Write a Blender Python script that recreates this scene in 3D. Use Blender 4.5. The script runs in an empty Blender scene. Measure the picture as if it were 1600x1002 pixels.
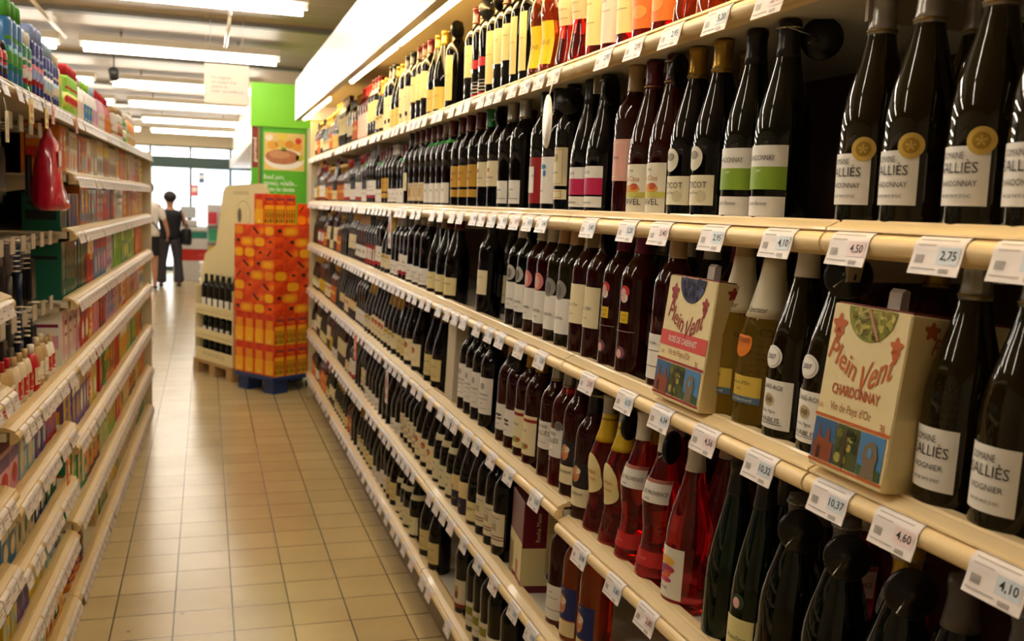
import bpy, bmesh, math, random
from mathutils import Vector, Matrix
random.seed(7)
PI = math.pi
scn = bpy.context.scene
C = scn.collection

# ------------------------------------------------------------ camera
H = 1.479
F = 1514.3
YAW, PITCH, ROLL = .3081, .1155, .0374
cyw, syw = math.cos(YAW), math.sin(YAW)
fw = Vector((syw*math.cos(PITCH), cyw*math.cos(PITCH), -math.sin(PITCH)))
r0 = Vector((cyw, -syw, 0)); u0 = r0.cross(fw)
rt = r0*math.cos(ROLL) + u0*math.sin(ROLL)
up = -r0*math.sin(ROLL) + u0*math.cos(ROLL)
cam = bpy.data.cameras.new('camera'); camo = bpy.data.objects.new('camera', cam); C.objects.link(camo)
cam.sensor_width = 36; cam.lens = F/1600*36; cam.clip_start = .05; cam.clip_end = 200
camo.matrix_world = Matrix(((rt.x, up.x, -fw.x, 0), (rt.y, up.y, -fw.y, 0), (rt.z, up.z, -fw.z, H), (0, 0, 0, 1)))
cam.dof.use_dof = True; cam.dof.focus_distance = 1.6; cam.dof.aperture_fstop = 7.0
scn.camera = camo
scn.view_settings.view_transform = 'Standard'; scn.view_settings.look = 'None'
scn.view_settings.gamma = 1; scn.view_settings.use_curve_mapping = False
scn.view_settings.exposure = 1.5
# ------------------------------------------------------------ daylight outside the shop front
w = bpy.data.worlds.new('sky'); scn.world = w; w.use_nodes = True
w.node_tree.nodes['Background'].inputs[0].default_value = (.93, .96, 1, 1)
w.node_tree.nodes['Background'].inputs[1].default_value = 1.8
TUBE = 12.0          # strength of the ceiling tubes
STRIP = 16.0        # strength of the canopy strip tubes

# ------------------------------------------------------------ pixel helper: where a pixel column meets a plane that stands in the shop
def ray(x, y): return fw + rt*((x-800)/F) - up*((y-501)/F)
def Yof(px, X, z):
    v = rt - fw*((px-800)/F)
    return -(X*v.x + (z-H)*v.z)/v.y
def onY(x, y, Y): d = ray(x, y); t = Y/d.y; return Vector((t*d.x, Y, H+t*d.z))
def onX(x, y, X): d = ray(x, y); t = X/d.x; return Vector((X, t*d.y, H+t*d.z))
def onZ(x, y, Z=0): d = ray(x, y); t = (Z-H)/d.z; return Vector((t*d.x, t*d.y, Z))

# ------------------------------------------------------------ materials
def hexc(h):
    h = h.lstrip('#'); o = []
    for i in (0, 2, 4):
        v = int(h[i:i+2], 16)/255
        o.append(v/12.92 if v <= .04045 else ((v+.055)/1.055)**2.4)
    return (*o, 1)
MATS = {}
def mat(h, rough=.5, metal=0., noise=0., trans=0., emit=0., spec=.5, coat=0., nscale=30, ior=1.45, bump=0.):
    key = (h, rough, metal, noise, trans, emit, spec, coat, nscale, bump)
    if key in MATS: return MATS[key]
    m = bpy.data.materials.new('mat_%d' % len(MATS)); m.use_nodes = True
    nt = m.node_tree; b = nt.nodes['Principled BSDF']; col = hexc(h)
    b.inputs['Base Color'].default_value = col; b.inputs['Roughness'].default_value = rough
    b.inputs['Metallic'].default_value = metal; b.inputs['Specular IOR Level'].default_value = spec
    b.inputs['Coat Weight'].default_value = coat; b.inputs['IOR'].default_value = ior
    b.inputs['Transmission Weight'].default_value = trans
    if emit: b.inputs['Emission Color'].default_value = col; b.inputs['Emission Strength'].default_value = emit
    if noise or bump:
        tc = nt.nodes.new('ShaderNodeTexCoord'); n = nt.nodes.new('ShaderNodeTexNoise'); n.inputs['Scale'].default_value = nscale
        n.inputs['Detail'].default_value = 4
        nt.links.new(tc.outputs['Object'], n.inputs['Vector'])
        if noise:
            mx = nt.nodes.new('ShaderNodeMix'); mx.data_type = 'RGBA'
            mx.inputs['A'].default_value = tuple(c*(1-noise) for c in col[:3])+(1,)
            mx.inputs['B'].default_value = tuple(min(1, c*(1+noise)) for c in col[:3])+(1,)
            nt.links.new(n.outputs['Fac'], mx.inputs['Factor']); nt.links.new(mx.outputs['Result'], b.inputs['Base Color'])
        if bump:
            bp = nt.nodes.new('ShaderNodeBump'); bp.inputs['Strength'].default_value = bump; bp.inputs['Distance'].default_value = .002
            nt.links.new(n.outputs['Fac'], bp.inputs['Height']); nt.links.new(bp.outputs['Normal'], b.inputs['Normal'])
    MATS[key] = m
    return m
def lampmat(h, s):
    m = bpy.data.materials.new('lamp'); m.use_nodes = True; nt = m.node_tree
    nt.nodes.remove(nt.nodes['Principled BSDF']); e = nt.nodes.new('ShaderNodeEmission')
    e.inputs[0].default_value = hexc(h); e.inputs[1].default_value = s
    nt.links.new(e.outputs[0], nt.nodes['Material Output'].inputs[0]); return m
def paneglass():
    m = bpy.data.materials.new('pane_glass'); m.use_nodes = True; nt = m.node_tree
    nt.nodes.remove(nt.nodes['Principled BSDF'])
    t = nt.nodes.new('ShaderNodeBsdfTransparent'); g = nt.nodes.new('ShaderNodeBsdfGlossy'); g.inputs['Roughness'].default_value = .02
    x = nt.nodes.new('ShaderNodeMixShader'); x.inputs[0].default_value = .06
    nt.links.new(t.outputs[0], x.inputs[1]); nt.links.new(g.outputs[0], x.inputs[2]); nt.links.new(x.outputs[0], nt.nodes['Material Output'].inputs[0])
    return m

# ------------------------------------------------------------ text as mesh data
TXT = {}
def textgeo(s, bold=0., shear=0.):
    k = (s, bold, shear)
    if k in TXT: return TXT[k]
    cu = bpy.data.curves.new('t', 'FONT'); cu.body = s; cu.size = 1; cu.align_x = 'CENTER'; cu.align_y = 'CENTER'
    cu.shear = shear; cu.offset = bold; cu.resolution_u = 2
    o = bpy.data.objects.new('t', cu); C.objects.link(o)
    dg = bpy.context.evaluated_depsgraph_get(); me = bpy.data.meshes.new_from_object(o.evaluated_get(dg))
    vs = [(v.co.x, v.co.y) for v in me.vertices]; fs = [tuple(p.vertices) for p in me.polygons]
    bpy.data.objects.remove(o); bpy.data.curves.remove(cu); bpy.data.meshes.remove(me)
    if vs:
        x0 = min(v[0] for v in vs); x1 = max(v[0] for v in vs)
        vs = [(v[0]-(x0+x1)/2, v[1]) for v in vs]; wd = x1-x0
    else: wd = 1
    TXT[k] = (vs, fs, wd); return TXT[k]

# ------------------------------------------------------------ mesh builder
class MB:
    def __init__(s): s.v = []; s.f = []; s.m = []; s.sm = []; s.mats = []
    def mi(s, m):
        if m not in s.mats: s.mats.append(m)
        return s.mats.index(m)
    def add(s, vs, fs, m, smooth=False, M=None):
        b = len(s.v); k = s.mi(m)
        s.v += [tuple(M @ Vector(v)) if M is not None else tuple(v) for v in vs]
        for f in fs: s.f.append(tuple(i+b for i in f)); s.m.append(k); s.sm.append(smooth)
        return s
    def box(s, a, b, m, M=None, bev=0.):
        x0, y0, z0 = a; x1, y1, z1 = b
        if bev:
            e = bev; vs = []; 
            for z, i in ((z0, e), (z0+e, 0), (z1-e, 0), (z1, e)):
                vs += [(x0+i+e*(i == 0), y0+i, z), (x1-i-e*(i == 0), y0+i, z), (x1-i, y0+i+e*(i == 0), z), (x1-i, y1-i-e*(i == 0), z),
                       (x1-i-e*(i == 0), y1-i, z), (x0+i+e*(i == 0), y1-i, z), (x0+i, y1-i-e*(i == 0), z), (x0+i, y0+i+e*(i == 0), z)]
            fs = [tuple(range(7, -1, -1)), tuple(range(24, 32))]
            for r in range(3):
                for i in range(8): j = (i+1) % 8; fs.append((r*8+i, r*8+j, r*8+8+j, r*8+8+i))
            return s.add(vs, fs, m, False, M)
        vs = [(x0, y0, z0), (x1, y0, z0), (x1, y1, z0), (x0, y1, z0), (x0, y0, z1), (x1, y0, z1), (x1, y1, z1), (x0, y1, z1)]
        fs = [(3, 2, 1, 0), (4, 5, 6, 7), (0, 1, 5, 4), (1, 2, 6, 5), (2, 3, 7, 6), (3, 0, 4, 7)]
        return s.add(vs, fs, m, False, M)
    def lathe(s, prof, m, n=28, M=None, smooth=True):
        vs = []; fs = []
        for r, z in prof:
            for i in range(n): a = 2*PI*i/n; vs.append((r*math.cos(a), r*math.sin(a), z))
        for k in range(len(prof)-1):
            for i in range(n):
                j = (i+1) % n; fs.append((k*n+i, k*n+j, (k+1)*n+j, (k+1)*n+i))
        if prof[0][0] > 1e-5: fs.append(tuple(range(n-1, -1, -1)))
        if prof[-1][0] > 1e-5: fs.append(tuple((len(prof)-1)*n+i for i in range(n)))
        return s.add(vs, fs, m, smooth, M)
    def rod(s, a, b, r, m, n=8, r2=None):
        a = Vector(a); b = Vector(b); d = b-a; L = d.length
        M = Matrix.Translation(a) @ d.to_track_quat('Z', 'Y').to_matrix().to_4x4()
        return s.lathe([(r, 0), (r if r2 is None else r2, L)], m, n, M)
    def tube(s, pts, r, m, n=6):
        for i in range(len(pts)-1): s.rod(pts[i], pts[i+1], r, m, n)
        return s
    def prism(s, poly, y0, y1, m, M=None, sm=False):      # polygon in XZ, extruded along Y
        n = len(poly); vs = [(x, y0, z) for x, z in poly]+[(x, y1, z) for x, z in poly]
        s.add(vs, [tuple(range(n)), tuple(range(2*n-1, n-1, -1))], m, False, M)
        k = [i for i in range(n) if not (sm and 8 <= i <= 17)]; t = [i for i in range(n) if sm and 8 <= i <= 17]
        q = lambda i: ((i+1) % n, i, n+i, n+(i+1) % n)
        s.add(vs, [q(i) for i in k], m, False, M)
        return s.add(vs, [q(i) for i in t], m, True, M) if t else s
    # ---- surface patches: fn maps (u, v) metres to a 3-D point
    def grid(s, fn, u0, u1, v0, v1, m, nu=10, nv=1):
        vs = [fn(u0+(u1-u0)*i/nu, v0+(v1-v0)*j/nv) for j in range(nv+1) for i in range(nu+1)]
        fs = [(j*(nu+1)+i, j*(nu+1)+i+1, (j+1)*(nu+1)+i+1, (j+1)*(nu+1)+i) for j in range(nv) for i in range(nu)]
        return s.add(vs, fs, m, True)
    def blob(s, fn, uc, vc, rad, m, n=20, rings=4):   # rad(theta) or a number or (ru, rv)
        if isinstance(rad, tuple): a, b = rad; g = lambda t: (a*math.cos(t), b*math.sin(t))
        elif callable(rad): g = lambda t: (rad(t)*math.cos(t), rad(t)*math.sin(t))
        else: g = lambda t: (rad*math.cos(t), rad*math.sin(t))
        vs = [fn(uc, vc)]
        for k in range(1, rings+1):
            for i in range(n): x, y = g(2*PI*i/n); vs.append(fn(uc+x*k/rings, vc+y*k/rings))
        fs = [(0, 1+i, 1+(i+1) % n) for i in range(n)]
        for k in range(rings-1):
            for i in range(n): j = (i+1) % n; fs.append((1+k*n+i, 1+(k+1)*n+i, 1+(k+1)*n+j, 1+k*n+j))
        return s.add(vs, fs, m, True)
    def poly(s, fn, pts, m):
        return s.add([fn(u, v) for u, v in pts], [tuple(range(len(pts)))], m)
    def text(s, fn, st, uc, vc, size, m, width=None, bold=0., shear=0., warp=None):
        vs, fs, wd = textgeo(st, bold, shear); kx = size
        if width: kx = width/wd
        out = []
        for x, y in vs:
            u = x*kx; v = y*size
            if warp: u, v = warp(u, v)
            out.append(fn(uc+u, vc+v))
        return s.add(out, fs, m)
    def mesh(s, name):
        me = bpy.data.meshes.new(name); me.from_pydata(s.v, [], s.f)
        for m in s.mats: me.materials.append(m)
        me.polygons.foreach_set('material_index', s.m); me.polygons.foreach_set('use_smooth', s.sm); me.update()
        return me
    def build(s, name, parent=None, loc=None, rz=None):
        o = bpy.data.objects.new(name, s.mesh(name)); C.objects.link(o)
        if parent is not None: o.parent = parent
        if loc is not None: o.location = loc
        if rz is not None: o.rotation_euler = (0, 0, rz)
        return o
def objm(name, me, parent=None):
    o = bpy.data.objects.new(name, me); C.objects.link(o); o.parent = parent; return o
def thing(name, label, cat, loc=(0, 0, 0), rz=0, group=None, ry=0):
    o = bpy.data.objects.new(name, None); C.objects.link(o); o.empty_display_size = .05
    o.location = loc; o.rotation_euler = (0, ry, rz); o['label'] = label; o['category'] = cat
    if group: o['group'] = group
    return o
def tag(o, label, cat, group=None, kind=None):
    o['label'] = label; o['category'] = cat
    if group: o['group'] = group
    if kind: o['kind'] = kind
    return o
def struct(o): o['kind'] = 'structure'; return o
def plane(X=0, Y=0, Z=0, axis='x', off=.0006):
    # (u, v) on a plane: 'x' faces -X (u runs towards -Y), 'y' faces -Y (u runs towards +X)
    if axis == 'x': return lambda u, v: (X-off, Y-u, Z+v)
    if axis == 'X': return lambda u, v: (X+off, Y+u, Z+v)
    return lambda u, v: (X+u, Y-off, Z+v)

# colours
WHITE = mat('#e9e6e0', .5); CREAM = mat('#e6d6ac', .5); PAPER = mat('#efe9d6', .55); INK = mat('#2a2624', .6); GREYINK = mat('#b4aeae', .6)
RAILM = mat('#f0d6a4', .35, noise=.03, nscale=8, coat=.1); DECKEDGE = mat('#d9b880', .4, noise=.05, nscale=12)
DECK = mat('#dcd5c4', .45, noise=.05, nscale=15); BACKM = mat('#5b3f30', .55, noise=.08); BLACKP = mat('#0e0e0f', .35)
TAGM = mat('#e8e2e6', .4); TAGBLUE = mat('#cfdcec', .4); TAGPINK = mat('#ecd6da', .4); RED = mat('#c02a20', .4)
METAL = mat('#b9b4aa', .28, metal=1.); GOLD = mat('#c9a040', .3, metal=.9); DARKM = mat('#1b1a19', .5)

# ============================================================ the room
XL, XR, YB, YF, ZC = -4.0, 4.5, -3.0, 20.2, 2.75
# tiled floor
fm = bpy.data.materials.new('floor_tiles'); fm.use_nodes = True; nt = fm.node_tree; b = nt.nodes['Principled BSDF']
tc = nt.nodes.new('ShaderNodeTexCoord'); mp = nt.nodes.new('ShaderNodeMapping'); br = nt.nodes.new('ShaderNodeTexBrick')
mp.inputs['Location'].default_value = (.3069, -3.312+.2*20+.002, 0)
br.offset = 0; br.squash = 1; br.inputs['Scale'].default_value = 1; br.inputs['Brick Width'].default_value = .2; br.inputs['Row Height'].default_value = .2
br.inputs['Mortar Size'].default_value = .003; br.inputs['Mortar Smooth'].default_value = .3; br.inputs['Bias'].default_value = 0
br.inputs['Color1'].default_value = hexc('#c6b388'); br.inputs['Color2'].default_value = hexc('#bda97d'); br.inputs['Mortar'].default_value = hexc('#3e3424')
no = nt.nodes.new('ShaderNodeTexNoise'); no.inputs['Scale'].default_value = 3.5; no.inputs['Detail'].default_value = 5
mx = nt.nodes.new('ShaderNodeMix'); mx.data_type = 'RGBA'; mx.blend_type = 'MULTIPLY'; mx.inputs['Factor'].default_value = .35
cr = nt.nodes.new('ShaderNodeValToRGB'); cr.color_ramp.elements[0].position = .3; cr.color_ramp.elements[0].color = (.72, .68, .6, 1); cr.color_ramp.elements[1].position = .65; cr.color_ramp.elements[1].color = (1, 1, 1, 1)
sp = nt.nodes.new('ShaderNodeTexNoise'); sp.inputs['Scale'].default_value = 9; sp.inputs['Detail'].default_value = 1
sr = nt.nodes.new('ShaderNodeValToRGB'); sr.color_ramp.elements[0].position = .80; sr.color_ramp.elements[0].color = (1, 1, 1, 1); sr.color_ramp.elements[1].position = .815; sr.color_ramp.elements[1].color = (.35, .3, .25, 1)
m2 = nt.nodes.new('ShaderNodeMix'); m2.data_type = 'RGBA'; m2.blend_type = 'MULTIPLY'; m2.inputs['Factor'].default_value = 1
L = nt.links.new
L(tc.outputs['Object'], mp.inputs['Vector']); L(mp.outputs['Vector'], br.inputs['Vector']); L(tc.outputs['Object'], no.inputs['Vector']); L(tc.outputs['Object'], sp.inputs['Vector'])
L(no.outputs['Fac'], cr.inputs['Fac']); L(br.outputs['Color'], mx.inputs['A']); L(cr.outputs['Color'], mx.inputs['B'])
L(sp.outputs['Fac'], sr.inputs['Fac']); L(mx.outputs['Result'], m2.inputs['A']); L(sr.outputs['Color'], m2.inputs['B']); L(m2.outputs['Result'], b.inputs['Base Color'])
bp = nt.nodes.new('ShaderNodeBump'); bp.inputs['Strength'].default_value = .35; bp.inputs['Distance'].default_value = .002; bp.invert = True
L(br.outputs['Fac'], bp.inputs['Height']); L(bp.outputs['Normal'], b.inputs['Normal'])
b.inputs['Roughness'].default_value = .22; b.inputs['Specular IOR Level'].default_value = .5
struct(MB().box((XL, YB, -.1), (XR, YF, 0), fm).build('floor'))
# ceiling of long metal panels with dark joints
cm = bpy.data.materials.new('ceiling_panels'); cm.use_nodes = True; nt = cm.node_tree; b = nt.nodes['Principled BSDF']; L = nt.links.new
tc = nt.nodes.new('ShaderNodeTexCoord'); br = nt.nodes.new('ShaderNodeTexBrick'); br.offset = .5
br.inputs['Scale'].default_value = 1; br.inputs['Brick Width'].default_value = 6; br.inputs['Row Height'].default_value = .39
br.inputs['Mortar Size'].default_value = .006; br.inputs['Color1'].default_value = hexc('#baa787'); br.inputs['Color2'].default_value = hexc('#b39f7f'); br.inputs['Mortar'].default_value = hexc('#d8c8a8')
L(tc.outputs['Object'], br.inputs['Vector']); L(br.outputs['Color'], b.inputs['Base Color']); b.inputs['Roughness'].default_value = .5
struct(MB().box((XL, YB, ZC), (XR, YF, ZC+.1), cm).build('ceiling'))
WALLM = mat('#cfc4ae', .7, noise=.03, nscale=5)
struct(MB().box((XL-.1, YB, 0), (XL, YF, ZC), WALLM).build('wall_left'))
struct(MB().box((XR, YB, 0), (XR+.1, YF, ZC), WALLM).build('wall_right'))
struct(MB().box((XL-.1, YB-.1, 0), (XR+.1, YB, ZC), WALLM).build('wall_back'))
# shop front: dark green header beam, mullions, panes
GREENM = mat('#24403a', .45)
GL = paneglass()
zh0, zh1 = 2.02, 2.23
fr = MB(); fr.box((XL-.1, YF, zh0), (XR+.1, YF+.16, zh1), GREENM); fr.box((XL-.1, YF, 2.44), (XR+.1, YF+.16, ZC), mat('#b3a283', .6))
struct(fr.build('wall_front'))
xs = [XL, -3.0, -2.2, -1.05, -.31, .44, 1.3, 2.2, 3.2, XR]
k = 1
for i in range(len(xs)-1):
    a, c = xs[i], xs[i+1]
    q = MB(); q.box((a, YF+.03, 0), (a+.045, YF+.11, zh0), GREENM); q.box((a, YF+.03, zh1), (a+.045, YF+.11, 2.44), GREENM)
    q.box((a+.045, YF+.03, 0), (c, YF+.11, .09), GREENM); q.box((a+.045, YF+.03, 2.41), (c, YF+.11, 2.44), GREENM)
    o = struct(q.build('window_%d' % k))
    g = MB(); g.box((a+.045, YF+.06, .09), (c, YF+.068, zh0), GL); g.build('pane', o)
    g = MB(); g.box((a+.045, YF+.06, zh1), (c, YF+.068, 2.41), GL); g.build('pane', o)
    k += 1
# street outside
struct(MB().box((-25, YF, -.12), (25, 60, -.02), mat('#c9c6c0', .8, noise=.06, nscale=2)).build('floor_street'))
bl = thing('street_building', 'pale building across the street seen through the shop front glass', 'building', (0, 45, 0))
q = MB().box((-24, 0, 0), (24, 6, 11), mat('#e4e2dc', .8)); q.build('facade', bl)
for i in range(9):
    for j in range(3):
        MB().box((-20+i*5, -.05, 1.2+j*3.2), (-18.4+i*5, .02, 3.2+j*3.2), mat('#b8c4d4', .3)).build('window', bl)

# ---- ceiling tubes
TUBEM = lampmat('#fff4e2', TUBE)
GREYC = mat('#8d8371', .5)
lamp_rows = [1.4, 3.8, 6.14, 8.49, 11.05, 13.4, 16.1, 18.6]
names = ['above the camera', 'above the nearest shelf bays', 'nearest to the camera in view', 'second nearest in view', 'just past the hanging sign', 'fourth in view', 'fifth in view', 'last before the shop front']
def lamp_me(L_):
    a = MB().box((0, -.085, .048), (L_, .085, .10), mat('#d9cdb4', .4)); a.box((0, -.02, .02), (.03, .02, .06), WHITE); a.box((L_-.03, -.02, .02), (L_, .02, .06), WHITE)
    t = MB(); M = Matrix.Translation((.03, 0, .012)) @ Matrix.Rotation(PI/2, 4, 'Y')
    t.lathe([(.030, 0), (.030, L_-.06)], TUBEM, 14, M)
    return a.mesh('housing'), t.mesh('tube')
ma, mt_ = lamp_me(1.53)
side = {-2.62: 'left of the aisle', -.945: 'over the aisle', .80: 'over the wine shelves', 2.6: 'in the next aisle to the right'}
for i, y in enumerate(lamp_rows):
    for x0 in (-2.62, -.945, .80, 2.6):
        if x0 > 0 and (y > 8.6 or x0 < 2): continue
        t = thing('ceiling_tube_lamp', 'fluorescent ceiling tube %s, %s' % (side[x0], names[i]), 'ceiling lamp', (x0, y, 2.6), 0, 'fluorescent ceiling tubes in rows')
        objm('housing', ma, t); objm('tube', mt_, t)
        # short stems to the ceiling
        for sx in (.3, 1.2): MB().rod((sx, 0, .10), (sx, 0, ZC-2.6), .008, METAL).build('stem', t)
# dark service channels across the ceiling
for i, y in enumerate((4.95, 7.55, 9.85, 12.3, 14.8, 17.4)):
    q = MB().box((XL, y-.05, ZC-.03), (XR, y+.05, ZC-.001), mat('#5e5442', .5)); 
    struct(q.build('trim_%d' % (i+1)))
# small ceiling camera
p = onY(178, 116, 8.9)
t = thing('ceiling_spotlight', 'small black spotlight hanging under the ceiling above left shelf end', 'spotlight', (p.x, p.y, p.z))
MB().rod((0, 0, .02), (0, 0, ZC-p.z), .006, DARKM).build('stem', t)
MB().lathe([(.025, -.05), (.04, -.045), (.04, .04), (.02, .05)], DARKM, 16, Matrix.Rotation(.9, 4, 'X')).build('head', t)
# suspended strap
a = onZ(363, 20, 2.60); b_ = onY(352, 74, a.y+.9)
q = MB(); q.tube([(a.x, a.y, 2.66), ((a.x+b_.x)/2+.01, (a.y+b_.y)/2, 2.66), (b_.x, b_.y, min(ZC, b_.z))], .012, mat('#e8dcc2', .2, metal=.3))
tag(q.build('ceiling_strap'), 'twisted pale strap between the first two aisle ceiling tubes', 'strap')
a = onZ(50, 0, 2.70); b_ = onZ(102, 58, 2.70)
q = MB(); q.tube([(a.x, a.y, 2.70), (b_.x, b_.y, 2.70)], .014, mat('#d6c6a4', .4))
tag(q.build('ceiling_conduit'), 'thin pale conduit running along the ceiling above the left shelves', 'conduit')

# hanging sign
s0 = onY(319, 98, 7); s1 = onY(389, 165, 7)
wS, hS = s1.x-s0.x, s0.z-s1.z
t = thing('hanging_sign', 'white square notice about video surveillance hanging over the aisle', 'sign', (s0.x, 7, s1.z))
q = MB().box((0, 0, 0), (wS, .02, hS), mat('#efe3d3', .5), bev=.002)
fn = plane(0, 0, 0, 'y', .0008)
for i, sx in enumerate(('Ce magasin', 'est équipé d\'un', 'système de', 'vidéo surveillance')):
    wid = wS*(.44, .56, .36, .72)[i]
    q.text(fn, sx, .045+wid/2, hS*.66-i*hS*.115, .03, mat('#8d918a', .6), width=wid, shear=.2)
q.build('panel', t)
q = MB(); q.rod((.04, .01, hS), (.04, .01, ZC-s1.z), .0015, METAL, 5); q.rod((wS-.04, .01, hS), (wS-.04, .01, ZC-s1.z), .0015, METAL, 5); q.build('hanging_wire', t)

# ============================================================ wine gondola (right)
SZ = [1.80, 1.48, 1.175, .85, .53, .205]                        # top of each shelf lip
SNAME = ['top', 'eye-level', 'third', 'fourth', 'fifth', 'bottom']
TILT = [0, 0, .038, .034, .026, 0]
XLIP = .72
DROP = .018                                                    # shelf deck below the lip top
def szof(i, y): return SZ[i] - (.028 if (i == 3 and y < 1.91) else 0)
RAILP = [(.045, -.012), (.045, 0), (.030, 0), (.028, -.003), (.025, -.003), (.009, -.010), (.008, -.013), (.0125, -.0145)]+[(.014-.014*math.sin(PI*i/10), -.0285+.0135*math.cos(PI*i/10)) for i in range(11)]+[(.022, -.045), (.022, -.012)]
TP = [(.014-.0156*math.sin(math.radians(a)), -.0285+.0152*math.cos(math.radians(a))) for a in (15, 35, 55, 75, 92)]+[(-.004, -.039), (-.0085, -.0535)]   # price tag profile over the rail
def tag_mesh(wid, price=None, blue=True, detail=True):
    q = MB()
    vs = []; n = len(TP)
    for (x, z) in TP: vs += [(x, -wid/2, z), (x, wid/2, z)]
    for (x, z) in TP: vs += [(x+.0012, -wid/2, z), (x+.0012, wid/2, z)]
    fs = [(2*i, 2*i+2, 2*i+3, 2*i+1) for i in range(n-1)]+[(2*n+2*i+1, 2*n+2*i+3, 2*n+2*i+2, 2*n+2*i) for i in range(n-1)]
    q.add(vs, fs, TAGM, True)
    tot = [0]
    for i in range(n-1): tot.append(tot[-1]+math.hypot(TP[i+1][0]-TP[i][0], TP[i+1][1]-TP[i][1]))
    def fn(u, v, off=.0005):           # v: 0 bottom .. T top
        d = tot[-1]-v
        for i in range(n-1):
            if d <= tot[i+1] or i == n-2:
                k_ = (d-tot[i])/(tot[i+1]-tot[i]); return (TP[i][0]+(TP[i+1][0]-TP[i][0])*k_-off, -u, TP[i][1]+(TP[i+1][1]-TP[i][1])*k_)
    if detail:
        q.grid(fn, -wid*.42, wid*.35, .0375, .0392, GREYINK, 6, 1)
        q.grid(fn, -wid*.42, -wid*.05, .031, .0325, GREYINK, 4, 1)
        fn2 = lambda u, v: fn(u, v, .0009); 
        q.grid(fn, wid*.02, wid*.44, .012, .03, TAGBLUE if blue else TAGPINK, 4, 2)
        for j in range(6): q.grid(fn2, -wid*.40+j*.0022, -wid*.40+j*.0022+.001, .012, .021, mat('#6a6666', .6), 1, 1)
        for j in range(6): q.grid(fn2, wid*.14+j*.0024, wid*.14+j*.0024+.001, .0025, .0075, mat('#6a6666', .6), 1, 1)
        q.grid(fn, -wid*.45, wid*.05, .0055, .007, GREYINK, 4, 1)
        if price: q.text(fn2, price, wid*.24, .021, .0135, INK, bold=.01)
    return q.mesh('price_tag')
TAGS = {}
def get_tag(wid, price, blue, detail):
    k_ = (wid, price, blue, detail)
    if k_ not in TAGS: TAGS[k_] = tag_mesh(*k_)
    return TAGS[k_]
BAYS = [(-.15, 1.03), (1.03, 1.91), (1.91, 3.24), (3.24, 4.57), (4.57, 5.9), (5.9, 7.36)]
BNAME = ['nearest', 'second', 'third', 'fourth', 'fifth', 'farthest']
TAGPX = {0: [1205, 1122, 1050, 993, 945, 905, 868], 1: [1600, 1468, 1328, 1216, 1115, 1032, 981, 921, 886, 848], 2: [1560, 1400, 1297, 1188, 1102, 1033, 978, 919, 879, 845, 812, 782],
         3: [1010, 960, 907, 868, 836, 795, 768, 745], 4: [830, 803, 772, 748, 725, 705], 5: [700, 670]}
PRICE = {(1, 0): '4,60', (1, 1): '2,75', (1, 2): '4,50', (2, 1): '4,60', (2, 2): '10,37', (2, 3): '10,32', (2, 4): '4,56', (2, 5): '6,34', (2, 6): '6,55', (3, 0): '2,80', (3, 1): '3,60', (3, 2): '2,98', (3, 3): '2,38'}
rails = {}
for bi, (ya, yb) in enumerate(BAYS):
    t = thing('wine_gondola_bay', '%s bay of the long wine gondola with beige shelf rails on the right' % BNAME[bi], 'shelving', (XLIP, ya, 0), 0, 'bays of the wine gondola')
    Lb = yb-ya
    q = MB().box((.47, .0, 0), (.50, Lb-.002, 2.32), BACKM); q.box((.462, .0, 0), (.47, .04, 2.3), mat('#4a3428', .5)); q.build('back_panel', t)
    MB().box((.06, 0, .0), (.47, Lb-.002, .13), mat('#8b7a5c', .5)).build('plinth', t)
    for si in range(6):
        z = szof(si, (ya+yb)/2); sh = MB(); th = TILT[si]
        M = Matrix.Translation((.02, 0, z-DROP)) @ Matrix.Rotation(th, 4, 'Y')
        sh.box((0, 0, -.022), (.445, Lb-.002, 0), DECK, M)
        so = sh.build('shelf', t)
        # support bracket underneath
        MB().box((.05, .004, z-DROP-.06), (.45, .010, z-DROP-.024), mat('#a89a80', .4)).build('bracket', t)
        rl = MB().prism([(x, z_+z) for x, z_ in RAILP], 0, Lb-.004, RAILM, sm=True).build('price_rail', t)
        if si == 5:                                       # saw-toothed strip along the bottom shelf edge
            q = MB()
            for j in range(int(Lb/.02)): q.box((.046, j*.02, z-.013), (.050, j*.02+.010, z+.004), DECKEDGE)
            q.build('toothed_strip', rl)
        rails[(bi, si)] = (rl, ya, z)
for si in range(6):
    ys = [Yof(px, XLIP, szof(si, 1.5)-.025) for px in TAGPX[si]]
    n0 = len(ys); y = max(ys) + .1
    while y < 7.28: ys.append(y); y += random.choice([.085, .1, .1, .12, .15])
    for j, y in enumerate(ys):
        for bi, (ya, yb) in enumerate(BAYS):
            if ya+.04 < y < yb-.04:
                rl, y0, z = rails[(bi, si)]
                near = y < 2.7
                me = get_tag(.072 if si != 0 else .072, PRICE.get((si, j), random.choice(['2,95', '3,40', '5,20', '4,10']) if near else None), (j*7+si) % 3 != 0, y < 4.2)
                o = objm('price_tag', me, rl); o.location = (0, y-y0, z); break
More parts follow.
